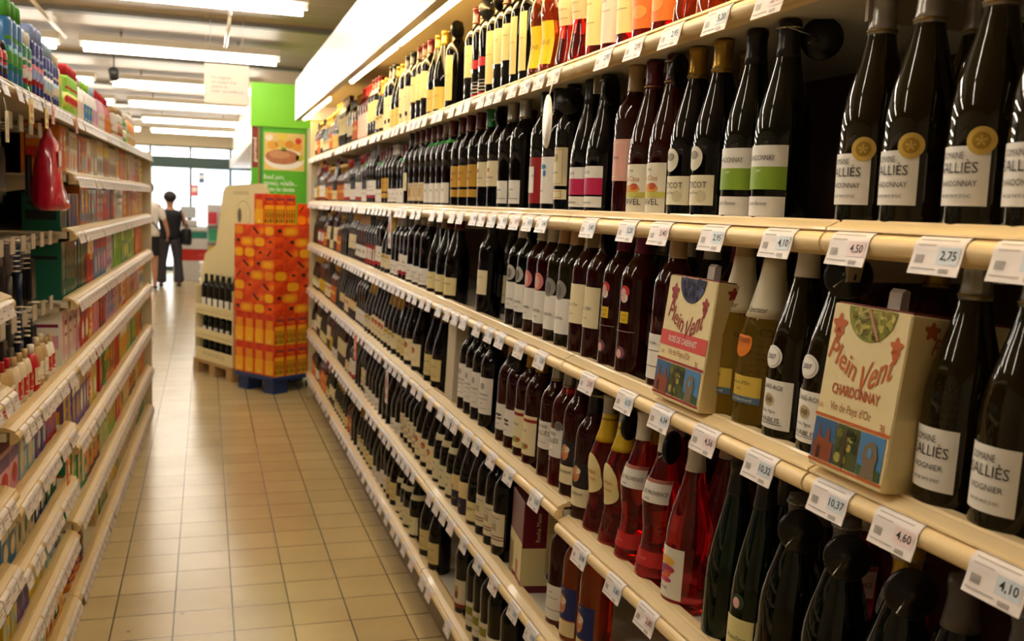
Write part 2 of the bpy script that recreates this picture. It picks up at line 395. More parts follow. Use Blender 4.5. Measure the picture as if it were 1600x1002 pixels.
# canopy with white fascia and strip tubes
FZ0, FZ1, FX = 2.066, 2.34, .62
t = thing('gondola_canopy', 'white fascia canopy above the wine gondola with warm strip lights', 'canopy', (FX, -.15, 0))
FASC = mat('#f3eaee', .35, noise=.02, nscale=3)
q = MB().box((0, 0, FZ0), (.02, 7.5, FZ1), FASC)
q.build('fascia', t)
MB().box((.0, -.0, FZ0-.012), (.035, 7.5, FZ0), mat('#9a8f7c', .3, metal=.8)).build('edge_trim', t)
MB().box((.02, 0, FZ0+.10), (.60, 7.5, FZ0+.12), mat('#c0a878', .5)).build('soffit', t)
MB().box((.02, 7.48, FZ0), (.60, 7.5, FZ1), FASC).build('end_panel', t)
STM = lampmat('#ffdc98', STRIP)
for a, b_ in ((-.1, 1.1), (1.2, 2.4), (2.5, 3.7), (3.78, 4.98), (5.9, 7.1), (7.15, 7.45)):
    q = MB().box((.058, a+.15, FZ0+.026), (.092, b_+.15, FZ0+.10), mat('#e5d5ad', .4)); o = q.build('tube_holder', t)
    MB().lathe([(.011, 0), (.011, b_-a-.02)], STM, 10, Matrix.Translation((.075, a+.16, FZ0+.012)) @ Matrix.Rotation(-PI/2, 4, 'X')).build('strip_tube', o)
# gondola end upright
o = MB().box((XLIP+.02, 7.365, 0), (XLIP+.50, 7.40, 2.06), mat('#d9cca8', .5)).build('gondola_end_panel'); tag(o, 'cream end panel closing the far end of the wine gondola', 'panel')

# ============================================================ bottles
NECK = {'bordeaux': .0148, 'burgundy': .0150, 'flute': .0140, 'champagne': .0165, 'provence': .0148, 'flask': .016}
SHAPES = {
 'bordeaux': [(.001, .006), (.028, .003), (.033, 0), (.0365, .0025), (.0375, .008), (.0378, .19), (.0365, .203), (.0325, .216), (.025, .228), (.0185, .238), (.0155, .25), (.0145, .27), (.0143, .288), (.0158, .289), (.0158, .296), (.013, .298), (.001, .298)],
 'burgundy': [(.001, .008), (.03, .003), (.036, 0), (.0395, .003), (.0408, .01), (.041, .125), (.0397, .145), (.0355, .168), (.0295, .19), (.0235, .212), (.0185, .235), (.0155, .255), (.0145, .27), (.0145, .284), (.0158, .285), (.0158, .293), (.013, .295), (.001, .295)],
 'flute': [(.001, .006), (.028, .002), (.034, 0), (.0378, .003), (.0385, .01), (.0385, .11), (.037, .135), (.0325, .165), (.0265, .195), (.021, .222), (.0168, .248), (.0145, .268), (.0140, .284), (.0152, .285), (.0152, .295), (.001, .297)],
 'champagne': [(.001, .008), (.03, .003), (.039, 0), (.0435, .003), (.0445, .012), (.0445, .13), (.0425, .15), (.037, .174), (.029, .20), (.022, .225), (.0175, .25), (.0155, .268), (.0165, .275), (.0175, .28), (.0165, .291), (.001, .293)],
 'provence': [(.001, .006), (.03, .002), (.036, 0), (.0395, .004), (.0405, .012), (.0395, .035), (.035, .062), (.0318, .09), (.0318, .105), (.0345, .128), (.0372, .15), (.0368, .168), (.032, .19), (.0245, .21), (.0185, .23), (.0155, .25), (.0145, .27), (.0145, .29), (.0155, .291), (.0155, .298), (.001, .299)],
 'flask': [(.001, .004), (.032, 0), (.038, .004), (.040, .012), (.0405, .15), (.038, .168), (.030, .182), (.020, .19), (.0155, .20), (.015, .235), (.018, .236), (.018, .262), (.001, .264)],
}
def prad(shape, z):
    p = [q for q in SHAPES[shape] if q[1] >= 0][3:]
    for i in range(len(p)-1):
        if p[i][1] <= z <= p[i+1][1]:
            k_ = (z-p[i][1])/max(1e-6, p[i+1][1]-p[i][1]); return p[i][0]+(p[i+1][0]-p[i][0])*k_
    return p[-1][0] if z > .2 else p[0][0]
G_BLACK = mat('#060505', .025, spec=.45)
G_GREEN = mat('#0b1006', .03, trans=.35, spec=.5)
G_OLIVE = mat('#342a06', .025, trans=.7)
G_PALE = mat('#e6c040', .03, trans=.9)
G_ROSE = mat('#f2464a', .03, trans=.96)
G_ROSED = mat('#64100c', .03, trans=.85)
G_ORANGE = mat('#f4702c', .03, trans=.92)
G_EMER = mat('#0c2c16', .03, trans=.8)
G_CLEAR = mat('#dcdcd8', .03, trans=.9)
G_AMBER = mat('#7a2f0a', .03, trans=.6)
GL_ = dict(black=G_BLACK, green=G_GREEN, olive=G_OLIVE, pale=G_PALE, rose=G_ROSE, rosed=G_ROSED, orange=G_ORANGE, emerald=G_EMER, clear=G_CLEAR, amber=G_AMBER)
CAPC = dict(black='#161516', darkred='#5a1018', red='#a81c20', gold='#b08a34', green='#1f7a34', silver='#a9a6a0', white='#ddd6cc', purple='#7a1c48', grey='#55504e', tan='#b79a72', cork='#c8a070')
def K(desc, shape, glass, cap, labs, caplen=.052, cat='bottle'): return dict(desc=desc, shape=shape, glass=glass, cap=cap, labs=labs, caplen=caplen, cat=cat)
# a label: (z0, z1, half angle in degrees, colour, list of extras)
def T_(s, z, size, col='#3a3330', w=None, du=0): return ('t', s, z, size, col, w, du)
def Bd(z0, z1, col): return ('b', z0, z1, col)
def Ov(z, ru, rv, col, du=0): return ('o', z, ru, rv, col, du)
def Ln(z, col='#6b5a50', k_=.8): return ('l', z, col, k_)
CR = '#e9dcb4'; WH = '#ebe7df'
KINDS = {
 'salc': K('white wine bottle with gold medal and DOMAINE label', 'burgundy', 'olive', 'silver', [(.036, .098, 50, WH, [T_('DOMAINE', .088, .010, w=.030, du=-.006), T_('SALLIÈS', .075, .016, w=.050), T_('CHARDONNAY', .059, .009, w=.05), T_('VIN DE PAYS D\'OC', .046, .005, w=.04), ]), ('medal', .103, .026, .0145)]),
 'salv': K('tall white wine bottle with square DOMAINE label', 'burgundy', 'olive', 'silver', [(.034, .102, 46, WH, [T_('DOMAINE', .090, .011, w=.030, du=-.006), T_('SALLIÈS', .076, .017, w=.048), T_('VIOGNIER', .059, .009, w=.04), T_('VIN DE PAYS D\'OC', .045, .005, w=.036)])]),
 'chgr': K('white wine bottle with white and green label', 'burgundy', 'green', 'black', [(.018, .046, 60, WH, [T_('Justin Bonnet', .036, .008, w=.035)]), (.056, .118, 60, WH, [Bd(.056, .088, '#86a82a'), T_('CHARDONNAY', .100, .011, w=.05), T_('2007', .082, .005, '#e9e7cc')])]),
 'vert': K('gold-capped white wine bottle with shield emblem', 'burgundy', 'black', 'gold', [(.032, .080, 58, '#e8e0c0', [T_('VERTICOT', .064, .014, w=.06), T_('Vin de Pays', .052, .006), Ov(.046, .010, .010, '#cfc7a4', .02)]), ('shield', .108, .019, .02)]),
 'tavl': K('red-capped rosé bottle with painted TAVEL label', 'burgundy', 'rosed', 'darkred', [(.016, .105, 50, '#e8e0c8', [T_('TAVEL', .036, .016, '#34302c', w=.05), T_('Le Clos', .078, .013, '#b0682c', w=.04), Ov(.060, .022, .008, '#d99a3c'), Ov(.064, .010, .006, '#c04a2c', .008), Bd(.044, .054, '#c8c05a'), T_('2006', .093, .006)])]),
 'pink': K('rosé bottle with pale pink framed label', 'bordeaux', 'rosed', 'tan', [(.076, .155, 60, '#e3a898', [('f', .083, .149, .024, '#e2d3b4'), T_('Rosé', .12, .008)])]),
 'magn': K('rosé bottle with white and magenta label', 'burgundy', 'black', 'black', [(.024, .046, 55, WH, [T_('Signature', .034, .008, w=.03)]), (.050, .108, 55, WH, [Bd(.050, .084, '#c01850'), T_('ROSÉ', .095, .008)])]),
 'gfrm': K('dark bottle with gold-framed cream label', 'bordeaux', 'black', 'black', [(.040, .062, 58, CR, [('f', .043, .059, .026, '#b89a54')]), (.070, .155, 58, CR, [('f', .074, .151, .027, '#b89a54'), Ov(.132, .012, .010, '#b89a54'), T_('Réserve', .100, .009)])]),
 'redl': K('bottle with broad red label and white strip', 'bordeaux', 'black', 'black', [(.030, .140, 62, '#9a1414', [('s', .055, .118, -.014, .013, WH), T_('VIN', .095, .009, '#2a0a0a', du=.012)])]),
 'whbl': K('bottle with white label and blue scrawl', 'bordeaux', 'black', 'black', [(.030, .138, 60, WH, [Ov(.115, .010, .006, '#3a8ac8', .008), Ov(.100, .006, .008, '#3a8ac8', .012), T_('Blanc', .06, .01)])]),
 'crwl': K('black bottle with low white crest label', 'bordeaux', 'black', 'silver', [(.028, .088, 60, WH, [T_('Château', .065, .009, w=.04), Ov(.050, .006, .008, '#b8b0a0'), Ln(.040, '#1b1a19', .9)])]),
 'crme': K('green-collared red wine bottle with tall cream label', 'bordeaux', 'black', 'green', [(.075, .145, 60, CR, [Ov(.12, .006, .006, '#b0522c'), T_('Bordeaux', .10, .009, w=.045), T_('2005', .088, .006)])]),
 'yell': K('gold-labelled red wine bottle with black band', 'bordeaux', 'black', 'darkred', [(.045, .068, 62, '#c89a2a', []), (.076, .142, 62, '#c89a2a', [T_('Médoc', .12, .012, '#7a2412', w=.04), Ov(.10, .008, .004, '#b03418')])]),
 'grnc': K('green-necked red wine bottle with white fruit label', 'bordeaux', 'black', 'darkred', [(.025, .092, 60, WH, [Ov(.065, .005, .007, '#8a2434', -.01), Ov(.068, .004, .006, '#8aa02a', .012), T_('Vin', .04, .007)]), ('collar', .225, .236, '#2fa83c')]),
 'tanl': K('red wine bottle with tan château label', 'bordeaux', 'black', 'darkred', [(.030, .098, 60, '#d9c49a', [('s', .045, .08, -.012, .012, '#b98a54'), T_('Château', .088, .008, w=.04)])]),
 'wred': K('red wine bottle with white label and red foot', 'bordeaux', 'black', 'grey', [(.040, .125, 60, WH, [Bd(.040, .055, '#a81828'), Ov(.095, .006, .007, '#9a7a4a'), T_('Cahors', .078, .009, w=.04)])]),
 'rdbl': K('red wine bottle with red and blue picture label', 'bordeaux', 'black', 'grey', [(.025, .110, 60, '#5f7d8e', [Bd(.095, .110, '#8a1c30'), Bd(.025, .036, '#8a1c30'), Ov(.065, .014, .016, '#3a5a3c')])]),
 'yelw': K('bottle with bright yellow label', 'bordeaux', 'amber', 'gold', [(.040, .120, 60, '#d8b010', [T_('Muscat', .08, .012, '#5a3010', w=.04)])]),
 'crms': K('black bottle with square cream label', 'bordeaux', 'black', 'black', [(.070, .140, 40, CR, [T_('Grand Vin', .12, .006, w=.025)])]),
 'burg': K('sloping red wine bottle with parchment label', 'burgundy', 'black', 'darkred', [(.030, .088, 56, '#e2d59c', [T_('Bourgogne', .068, .008, w=.045), ('s', .034, .086, -.030, -.023, '#9a3424')])]),
 'pbst': K('bottle, portrait circle above white label', 'bordeaux', 'black', 'white', [(.060, .130, 55, WH, [T_('CASTEL', .085, .008, w=.035), T_('Merlot', .072, .006)]), ('disc', .155, .020, '#b9b6b0')]),
 'pbpk': K('rosé bottle with pink circle above white label', 'bordeaux', 'rosed', 'white', [(.050, .128, 55, WH, [T_('CASTEL', .080, .008, w=.035), T_('Rosé', .066, .006)]), ('disc', .150, .021, '#d9807c')]),
 'pbol': K('golden white wine bottle with portrait label', 'bordeaux', 'olive', 'cork', [(.045, .125, 55, WH, [T_('CASTEL', .080, .008, w=.035)]), ('disc', .143, .022, '#8e8a82')]),
 'orlb': K('gold-capped rosé bottle with cream label', 'bordeaux', 'rosed', 'gold', [(.080, .165, 52, CR, [Ov(.14, .005, .010, '#7a3c22', -.02), T_('de L\'Or', .120, .010, w=.035), T_('Rosé', .100, .006)])]),
 'bird': K('purple-capped rosé bottle with parrot motif', 'bordeaux', 'rosed', 'purple', [('disc', .172, .012, '#c8342a'), ('disc', .160, .009, '#e6dcd4'), (.112, .134, 16, '#d8b81c', [T_('OFFRE', .127, .005, '#8a1a14'), T_('2007', .118, .006, '#8a1a14')]), ('disc', .055, .012, '#7a4450'), (.0955, .0970, 40, '#8a7a78', [])]),
 'wave': K('dark rosé bottle with white wavy label', 'bordeaux', 'rosed', 'tan', [(.030, .110, 58, WH, [Ln(.052, '#1b1a19', .9), Ln(.080, '#8a8582', .6), T_('Cuvée', .095, .007)])]),
 'vgnr': K('golden white wine bottle with orange oval label', 'burgundy', 'pale', 'tan', [(.050, .090, 52, '#d8b94a', [Bd(.050, .060, '#56708a'), T_('Gérard Bertrand', .055, .006, '#e9e4d4', w=.05), T_('Saveurs d\'Oc', .080, .008, w=.04), T_('2007', .070, .005)]), ('halfdisc', .138, .021, '#e07c1c', 'VIOGNIER'), ('collar', .176, .262, '#e6dcc0'), ('nt', 'Wine Spectator', .188, .012)]),
 'chab': K('green-brown bottle with crest medallion and CHABLIS label', 'burgundy', 'olive', 'white', [(.030, .098, 52, WH, [T_('CLARÉ-ROI', .088, .009, w=.045), Ov(.070, .011, .009, '#b9a67c'), Ov(.070, .007, .005, '#6a5c40'), T_('Vieilles Vignes', .054, .006, w=.03), T_('CHABLIS', .042, .010, w=.045), Ln(.036, '#8a8582', .7)]), ('oval', .130, .019, .016, WH, '2007')]),
 'provr': K('curvy rosé bottle with PROVENCE label and red foot band', 'provence', 'rose', 'white', [(.158, .200, 70, WH, [T_('CÔTES DE PROVENCE', .176, .010, '#4a2a28', w=.075), Bd(.194, .200, '#b06a58'), T_('ROSÉ', .165, .005)]), (.040, .068, 75, '#c02a28', [T_('Cuvée', .054, .007, '#e08a80')])]),
 'arts': K('rosé bottle with colourful abstract art label', 'burgundy', 'rose', 'white', [(.024, .112, 50, '#eae4d4', [Ov(.088, .020, .008, '#e6b04c'), Ov(.074, .018, .007, '#b03a5a', .003), Ov(.066, .016, .008, '#e06a34', -.002), Ov(.070, .009, .010, '#7a4a9a', -.008), Ov(.055, .016, .005, '#d04a7a'), T_('ROSÉ', .040, .007)])]),
 'kidn': K('curvy rosé bottle with cream label and yellow neck tag', 'provence', 'rose', 'silver', [('leaf', .135, .024, .046, '#e6d598', 'CHÂTEAU'), ('collar', .205, .262, '#d8b41c')]),
 'ptng': K('rosé bottle with dark painting label', 'bordeaux', 'rosed', 'black', [(.045, .085, 60, CR, [T_('BORDEAUX', .072, .008, w=.045)]), (.088, .140, 60, '#231f22', [Ov(.115, .012, .018, '#c88a5a'), Ov(.122, .008, .007, '#e6d8c0', .006), Ov(.105, .007, .006, '#b84a2c', -.006)])]),
 'ptbl': K('orange rosé bottle with blue picture label', 'bordeaux', 'orange', 'black', [(.030, .065, 60, '#e2cfa0', []), (.068, .140, 60, '#1c2a6a', [Ov(.10, .014, .022, '#c88a5a'), Ov(.108, .010, .009, '#efe2cc', .005), Ov(.09, .008, .008, '#b84a2c', -.006), T_('ROSÉ', .134, .006, '#d8c8a0')])]),
 'slrs': K('rosé bottle with white DOMAINE label', 'bordeaux', 'rosed', 'silver', [(.085, .150, 50, WH, [T_('DOMAINE', .138, .010, w=.03), T_('SALLIÈS', .122, .015, w=.045), T_('Syrah Rosé', .100, .006, '#b0605a')])]),
 'sldk': K('rosé bottle with white DOMAINE label and silver medal', 'bordeaux', 'rose', 'silver', [(.085, .150, 50, WH, [T_('DOMAINE', .138, .010, w=.03), T_('SALLIÈS', .122, .015, w=.045), T_('Cinsault', .100, .006, '#b0605a')]), ('medals', .158, .02, .011)]),
 'vase': K('rosé bottle with landscape label and red stripe', 'bordeaux', 'rosed', 'gold', [(.040, .138, 56, CR, [Bd(.122, .130, '#9a2420'), Ov(.06, .018, .008, '#9aa04a'), Ov(.062, .007, .005, '#b0482c', .01), T_('Rosé', .1, .01)])]),
 'dshw': K('rosé bottle with white label and bar motif', 'bordeaux', 'rosed', 'cork', [(.050, .120, 56, WH, [Ov(.09, .014, .004, '#4a4440'), Ov(.08, .012, .003, '#6a5c50', .004), T_('Rosé', .065, .007)])]),
 'text': K('black bottle with text-covered white label', 'bordeaux', 'black', 'black', [(.055, .160, 52, WH, [Ov(.135, .009, .010, '#a8a49c'), T_('Château', .112, .010, w=.045), T_('BORDEAUX', .098, .006, w=.04), T_('2006', .085, .006), Ln(.07, GREYINK and '#8a8582', .6)])]),
 'bigc': K('red wine bottle with wide parchment label', 'burgundy', 'black', 'darkred', [(.040, .115, 58, '#d8c88c', [T_('Réserve', .090, .011, '#6a4a2c', w=.045), T_('Vin de France', .065, .006), Ln(.055, '#7a2a1c', .6)])]),
 'redv': K('red wine bottle with cream label and red crest', 'burgundy', 'black', 'black', [(.035, .120, 56, CR, [Ov(.095, .014, .012, '#b03424'), Ov(.092, .006, .005, '#e0b050'), T_('Côtes du Rhône', .060, .006, w=.045)])]),
 'coll': K('red wine bottle with neck collar and pale label', 'burgundy', 'black', 'black', [(.030, .100, 56, '#e0dab4', [T_('Gamay', .085, .009), Ov(.060, .008, .006, '#a8a090')]), ('collar', .165, .185, '#e0dab4')]),
 'ruby': K('red wine bottle with cream and navy label', 'burgundy', 'black', 'black', [(.070, .120, 56, '#e4cf94', [Ov(.080, .008, .007, '#c02a20', -.012)]), (.022, .068, 56, '#2c2238', [T_('Pays d\'Oc', .045, .007, '#d8c080')])]),
 'pair': K('red wine bottle with striped château label', 'bordeaux', 'black', 'darkred', [(.045, .135, 56, '#e8dfc0', [Bd(.060, .063, '#7a2a2c'), Bd(.068, .071, '#7a2a2c'), ('s', .085, .105, -.015, .012, '#b9a884'), T_('Château', .122, .009, w=.045), T_('Bordeaux', .112, .006)])]),
 'sqpt': K('red wine bottle with picture squares and red wave', 'bordeaux', 'black', 'black', [(.035, .125, 58, '#ddd6c0', [('s', .085, .105, -.012, .012, '#b8962c'), ('s', .064, .088, -.010, .012, '#7a3c1c'), Bd(.035, .048, '#8a2c24'), T_('Terroir', .115, .008)])]),
 'olsq': K('red wine bottle with olive landscape label', 'bordeaux', 'black', 'black', [(.035, .110, 58, '#ddd6c0', [('s', .070, .095, -.018, .018, '#8a8a34'), T_('Minervois', .055, .007, w=.04)])]),
 'blka': K('black wine bottle with plain white label', 'bordeaux', 'black', 'black', [(.035, .100, 56, WH, [T_('Merlot', .075, .010), Ln(.055, '#8a8582', .5)])]),
 'orng': K('rosé bottle with orange script label', 'flask', 'rose', 'red', [(.030, .150, 66, '#e07a2a', [T_('Ibrahim', .12, .018, '#f6e8cc', w=.055), Ov(.06, .018, .012, '#f0a050')])]),
 'crrs': K('rosé bottle with large cream label', 'bordeaux', 'rose', 'red', [(.035, .150, 56, '#f0dc9c', [T_('Rosé', .12, .010, '#7a6a4a'), Ln(.08, '#8a7a54', .5)])]),
 'pwrs': K('rosé bottle with pinkish white label', 'bordeaux', 'rose', 'red', [(.028, .150, 56, '#efd8d0', [T_('Gris', .11, .010, '#7a6a64'), Ln(.09, '#9a8a84', .5)])]),
 'curv': K('curvy bright rosé bottle with high cream label', 'provence', 'rose', 'red', [(.105, .170, 60, '#ecd0a4', [T_('Provence', .14, .009, '#7a6a4a'), Ln(.12, '#9a8a64', .5)])]),
 'orac': K('curvy orange rosé bottle without front label', 'provence', 'orange', 'red', [(.120, .124, 30, '#d86a3a', [])]),
 'ylan': K('rosé bottle with vivid yellow label', 'provence', 'orange', 'gold', [(.035, .135, 56, '#e8c41c', [T_('ANNE', .085, .016, '#8a7a10', w=.045)])]),
 'bkcr': K('black bottle with pale yellow rectangular label', 'bordeaux', 'black', 'darkred', [(.085, .180, 50, '#f0e0a0', [T_('Domaine', .15, .007, '#6a5a34')])]),
 'bkrd': K('black bottle with red band and silver stripes', 'bordeaux', 'black', 'darkred', [(.100, .125, 58, '#c42a30', []), (.030, .034, 58, '#b8b0a8', []), (.040, .044, 58, '#b8b0a8', []), (.050, .053, 58, '#b8b0a8', []), (.060, .062, 58, '#b8b0a8', []), (.018, .026, 58, '#a81c28', [])]),
 'bktl': K('black bottle with tall narrow cream label', 'bordeaux', 'black', 'gold', [(.040, .185, 34, '#ecd890', [Ln(.12, '#8a7a44', .6)])]),
 'prch': K('bottle with wide golden parchment label', 'burgundy', 'black', 'gold', [(.025, .100, 62, '#e0c468', [T_('Vieux Marc', .07, .008, '#8a6a2c', w=.045)])]),
 'whte': K('bottle with tall white label and black square', 'bordeaux', 'black', 'black', [(.020, .160, 56, '#efe2b8', [('s', .045, .062, .004, .018, '#241c18'), T_('Porto', .12, .010)])]),
 'spir': K('clear spirit bottle with white and red label', 'flask', 'clear', 'red', [(.030, .120, 60, WH, [Bd(.030, .045, '#b02020'), T_('Rhum', .09, .012)])]),
 'whis': K('amber whisky bottle with white label', 'flask', 'amber', 'black', [(.030, .125, 60, '#e6dfcc', [T_('Whisky', .09, .010, w=.045), Bd(.05, .056, '#b89a3a')])]),
 'liqr': K('liqueur bottle with orange-brown label', 'flask', 'amber', 'gold', [(.030, .125, 60, '#c8641c', [Ov(.085, .014, .012, '#e8c060')])]),
 'ylqr': K('yellow liqueur bottle with red-topped label', 'flask', 'pale', 'red', [(.030, .120, 60, '#e8c83a', [Bd(.10, .12, '#c0281c')])]),
 'gldc': K('sparkling wine bottle with gold foil neck', 'champagne', 'green', 'gold', [(.040, .105, 52, '#e0d6b0', [T_('Brut', .075, .012), ('s', .085, .1, -.02, .02, '#b89a3a')])], caplen=.085),
 'champ': K('dark green sparkling bottle with low white script label', 'champagne', 'green', 'grey', [(.020, .072, 55, WH, [T_('Lanson', .045, .012, '#6a2c34', w=.045)])], caplen=.07),
 'brut': K('sparkling bottle with two small oval-cut white labels', 'champagne', 'green', 'gold', [(.030, .065, 50, '#e4dfcc', [T_('BRUT', .045, .010), Ov(.05, .005, .008, '#4a5a30', -.022)]), (.125, .148, 24, '#e4dfcc', [Ov(.137, .004, .006, '#3a4a2a')])], caplen=.06),
 'brt2': K('plain dark sparkling bottle with grey foil', 'champagne', 'black', 'grey', [(.010, .018, 30, '#3a3a2a', [])], caplen=.06),
 'alsa': K('tall slim dark green bottle with narrow back label', 'flute', 'emerald', 'black', [(.025, .100, 16, '#dcd8c8', [Ln(.05, '#8a8582', .6)])]),
 'alsr': K('tall green bottle with embossed shoulder and yellow label', 'flute', 'emerald', 'black', [(.010, .080, 40, '#e2d89a', [T_('Riesling', .05, .010, '#5a6a3a', w=.035)]), ('disc', .105, .012, '#26402a')]),
}
DISCM = mat('#101011', .3)
def medal_geo(q, fn, z, u, r, m, gold=True):
    q.blob(fn, u, z, r, m, 24, 3)
    f2 = lambda a, b: fn(a, b) if False else fn(a, b)
cache = {}
def kind_meshes(k):
    if k in cache: return cache[k]
    d = KINDS[k]; sh = d['shape']; prof = SHAPES[sh]
    body = MB().lathe(prof, GL_[d['glass']], 36).mesh('bottle_glass')
    zt = prof[-1][1]; z0 = zt-d['caplen']; cm_ = mat(CAPC[d['cap']], .3, metal=.6 if d['cap'] in ('gold', 'silver') else 0.)
    cp = [(prad(sh, z0)+.0006, z0)]
    for r, z in prof:
        if z > z0+.002 and r > .005: cp.append((r+.0008, z+.0002))
    cp.append((.001, zt+.0012))
    cap = MB().lathe(cp, cm_, 24)
    if d['cap'] in ('gold', 'silver', 'darkred'): cap.lathe([(prad(sh, z0)+.0013, z0+.003), (prad(sh, z0)+.0013, z0+.006)], mat('#8a7440', .4, metal=.7), 24)
    labs = []
    def fo(off):
        def fn(u, v):
            R_ = prad(sh, v)+off; R0 = max(.012, prad(sh, v)); a = u/R0
            return (-R_*math.cos(a), -R_*math.sin(a), v)
        return fn
    f1, f2, f3 = fo(.0005), fo(.0010), fo(.0015)
    for L_ in d['labs']:
        q = MB(); nm = 'label'
        if L_[0] == 'medal' or L_[0] == 'medals':
            _, z, u, r = L_; m_ = mat('#e2c060', .3, metal=.45) if L_[0] == 'medal' else mat('#8d8a86', .35, metal=.6)
            q.blob(f3, u, z, r*1.0, m_, 26, 4); f4 = fo(.0019); q.blob(f4, u, z, (r*.62, r*.62), mat('#b8923a', .35, metal=.45) if L_[0] == 'medal' else mat('#6d6a66', .4, metal=.5), 20, 3)
            f5 = fo(.0023); q.blob(f5, u, z, lambda t: r*.42*abs(math.cos(2.5*t-PI/4)), m_, 30, 3); nm = 'medal'
        elif L_[0] == 'disc': q.blob(f2, -.002, L_[1], L_[2], mat(L_[3], .5), 26, 5); q.blob(f3, -.004, L_[1]-.002, (L_[2]*.55, L_[2]*.7), mat('#6f6a66' if L_[3][1] in 'b8' else '#e2b0aa', .6), 14, 4)
        elif L_[0] == 'shield':
            _, z, rv, ru = L_
            q.blob(f2, 0, z, lambda t: rv*(1.1 if math.sin(t) < -.5 else .95+.12*abs(math.cos(t))), mat('#ddd6c0', .5), 24, 5); q.blob(f3, 0, z+.004, (.012, .007), mat('#8d8878', .5), 16, 3)
        elif L_[0] == 'oval':
            _, z, ru, rv, col, s_ = L_; q.blob(f2, -.002, z, (ru, rv), mat(col, .5), 26, 5); q.blob(f3, -.002, z, (ru*.86, rv*.84), mat('#cfcbc2', .5), 26, 5); f4 = fo(.002); q.blob(f4, -.002, z, (ru*.8, rv*.78), mat(col, .5), 26, 5); q.text(fo(.0025), s_, -.002, z, .010, INK, width=.018)
        elif L_[0] == 'halfdisc':
            _, z, r, col, s_ = L_; q.blob(f2, -.004, z, lambda t: r if math.sin(t) < .2 else r*.55/max(.55, math.sin(t)), mat(col, .5), 26, 6); q.text(f3, s_, -.004, z+.004, .010, mat('#6a3410', .5), width=r*1.7)
        elif L_[0] == 'leaf':
            _, z, ru, rv, col, s_ = L_; q.blob(f2, 0, z, lambda t: math.hypot(ru*math.cos(t), rv*math.sin(t))*(1.+.10*math.cos(2*t)+.08*math.cos(3*t+.6)), mat(col, .5), 30, 7); q.text(f3, s_, 0, z+.006, .010, mat('#a03a2a', .5), width=.032); q.text(f3, 'Les Cloutes', 0, z-.008, .008, mat('#a03a2a', .5), width=.03)
        elif L_[0] == 'collar':
            _, a, b_, col = L_; n = 6
            q.lathe([(prad(sh, a+(b_-a)*i/n)+.0012, a+(b_-a)*i/n) for i in range(n+1)], mat(col, .5), 28); nm = 'neck_label'
        elif L_[0] == 'nt':
            q.text(f3, L_[1], 0, L_[2], L_[3], INK, width=.05); nm = 'neck_print'
        else:
            z0_, z1_, ha, col, ex = L_; rr = prad(sh, (z0_+z1_)/2); U = rr*math.radians(ha)
            nv = 1 if sh != 'provence' else 5
            q.grid(f1, -U, U, z0_, z1_, mat(col, .5) if isinstance(col, str) else col, 14, nv)
            for e in ex:
                if e[0] == 't':
                    q.text(f3, e[1], e[6], e[2], e[3], mat(e[4], .5), width=e[5])
                elif e[0] == 'b': q.grid(f2, -U, U, e[1], e[2], mat(e[3], .5), 14, 1)
                elif e[0] == 'o': q.blob(f2, e[5], e[1], (e[2], e[3]), mat(e[4], .5), 16, 3)
                elif e[0] == 'l': q.grid(f2, -U*e[3], U*e[3], e[1], e[1]+.0013, mat(e[2], .5), 10, 1)
                elif e[0] == 's': q.grid(f2, e[3], e[4], e[1], e[2], mat(e[5], .5), 6, 1)
                elif e[0] == 'f':
                    a, b_, hw, cc = e[1:]; mm = mat(cc, .45)
                    q.grid(f2, -hw, hw, a, a+.0015, mm, 8); q.grid(f2, -hw, hw, b_-.0015, b_, mm, 8); q.grid(f2, -hw, -hw+.0015, a, b_, mm, 1); q.grid(f2, hw-.0015, hw, a, b_, mm, 1)
        labs.append((nm, q.mesh(nm)))
    cache[k] = (body, cap.mesh('capsule'), labs); return cache[k]
disc_me = MB().lathe([(.004, -.004), (.029, -.004), (.030, -.002), (.030, .003), (.027, .005), (.010, .005), (.008, .009), (.003, .010)], DISCM, 28).mesh('disc')
ring_me = MB(); 
for i in range(16):
    a = 2*PI*i/16; b_ = 2*PI*(i+1)/16; ring_me.rod((.019*math.cos(a), .019*math.sin(a), 0), (.019*math.cos(b_), .019*math.sin(b_), 0), .0014, METAL, 6)
ring_me = ring_me.mesh('lanyard')
PLACE = []   # (shelf, kind, y, x, rz, disc)
def put(si, kind, y, x=.79, rz=None, disc=None, sc=1.): PLACE.append([si, kind, y, x, rz if rz is not None else (.22 if si != 1 else .08)+random.uniform(-.14, .14), disc, sc])
def putpx(si, kind, pxs, x=.79, disc=None, rz=None):
    for j, px in enumerate(pxs):
        put(si, kind, Yof(px, x, szof(si, 1.5)-.01), x, rz, (disc if disc in (None,'l','r','c') else 'c') if j == 0 or disc == 'all' else None)
# ---- eye-level shelf (B)
putpx(1, 'salc', [1632, 1532, 1426, 1363], rz=.02)
putpx(1, 'salc', [1500, 1585], x=.885)
putpx(1, 'chgr', [1214, 1165], disc='r'); putpx(1, 'vert', [1115, 1078]); putpx(1, 'tavl', [1047, 1022], disc='l')
putpx(1, 'pink', [990]); putpx(1, 'magn', [942, 917], disc='l'); putpx(1, 'gfrm', [889], disc='c'); putpx(1, 'whbl', [868]); putpx(1, 'redl', [849]); 
putpx(1, 'crwl', [816, 797]); putpx(1, 'crme', [780, 764], disc='l'); putpx(1, 'yell', [748, 733, 721]); putpx(1, 'grnc', [706, 696, 687, 678]); putpx(1, 'tanl', [669, 660, 652]); putpx(1, 'crms', [644])
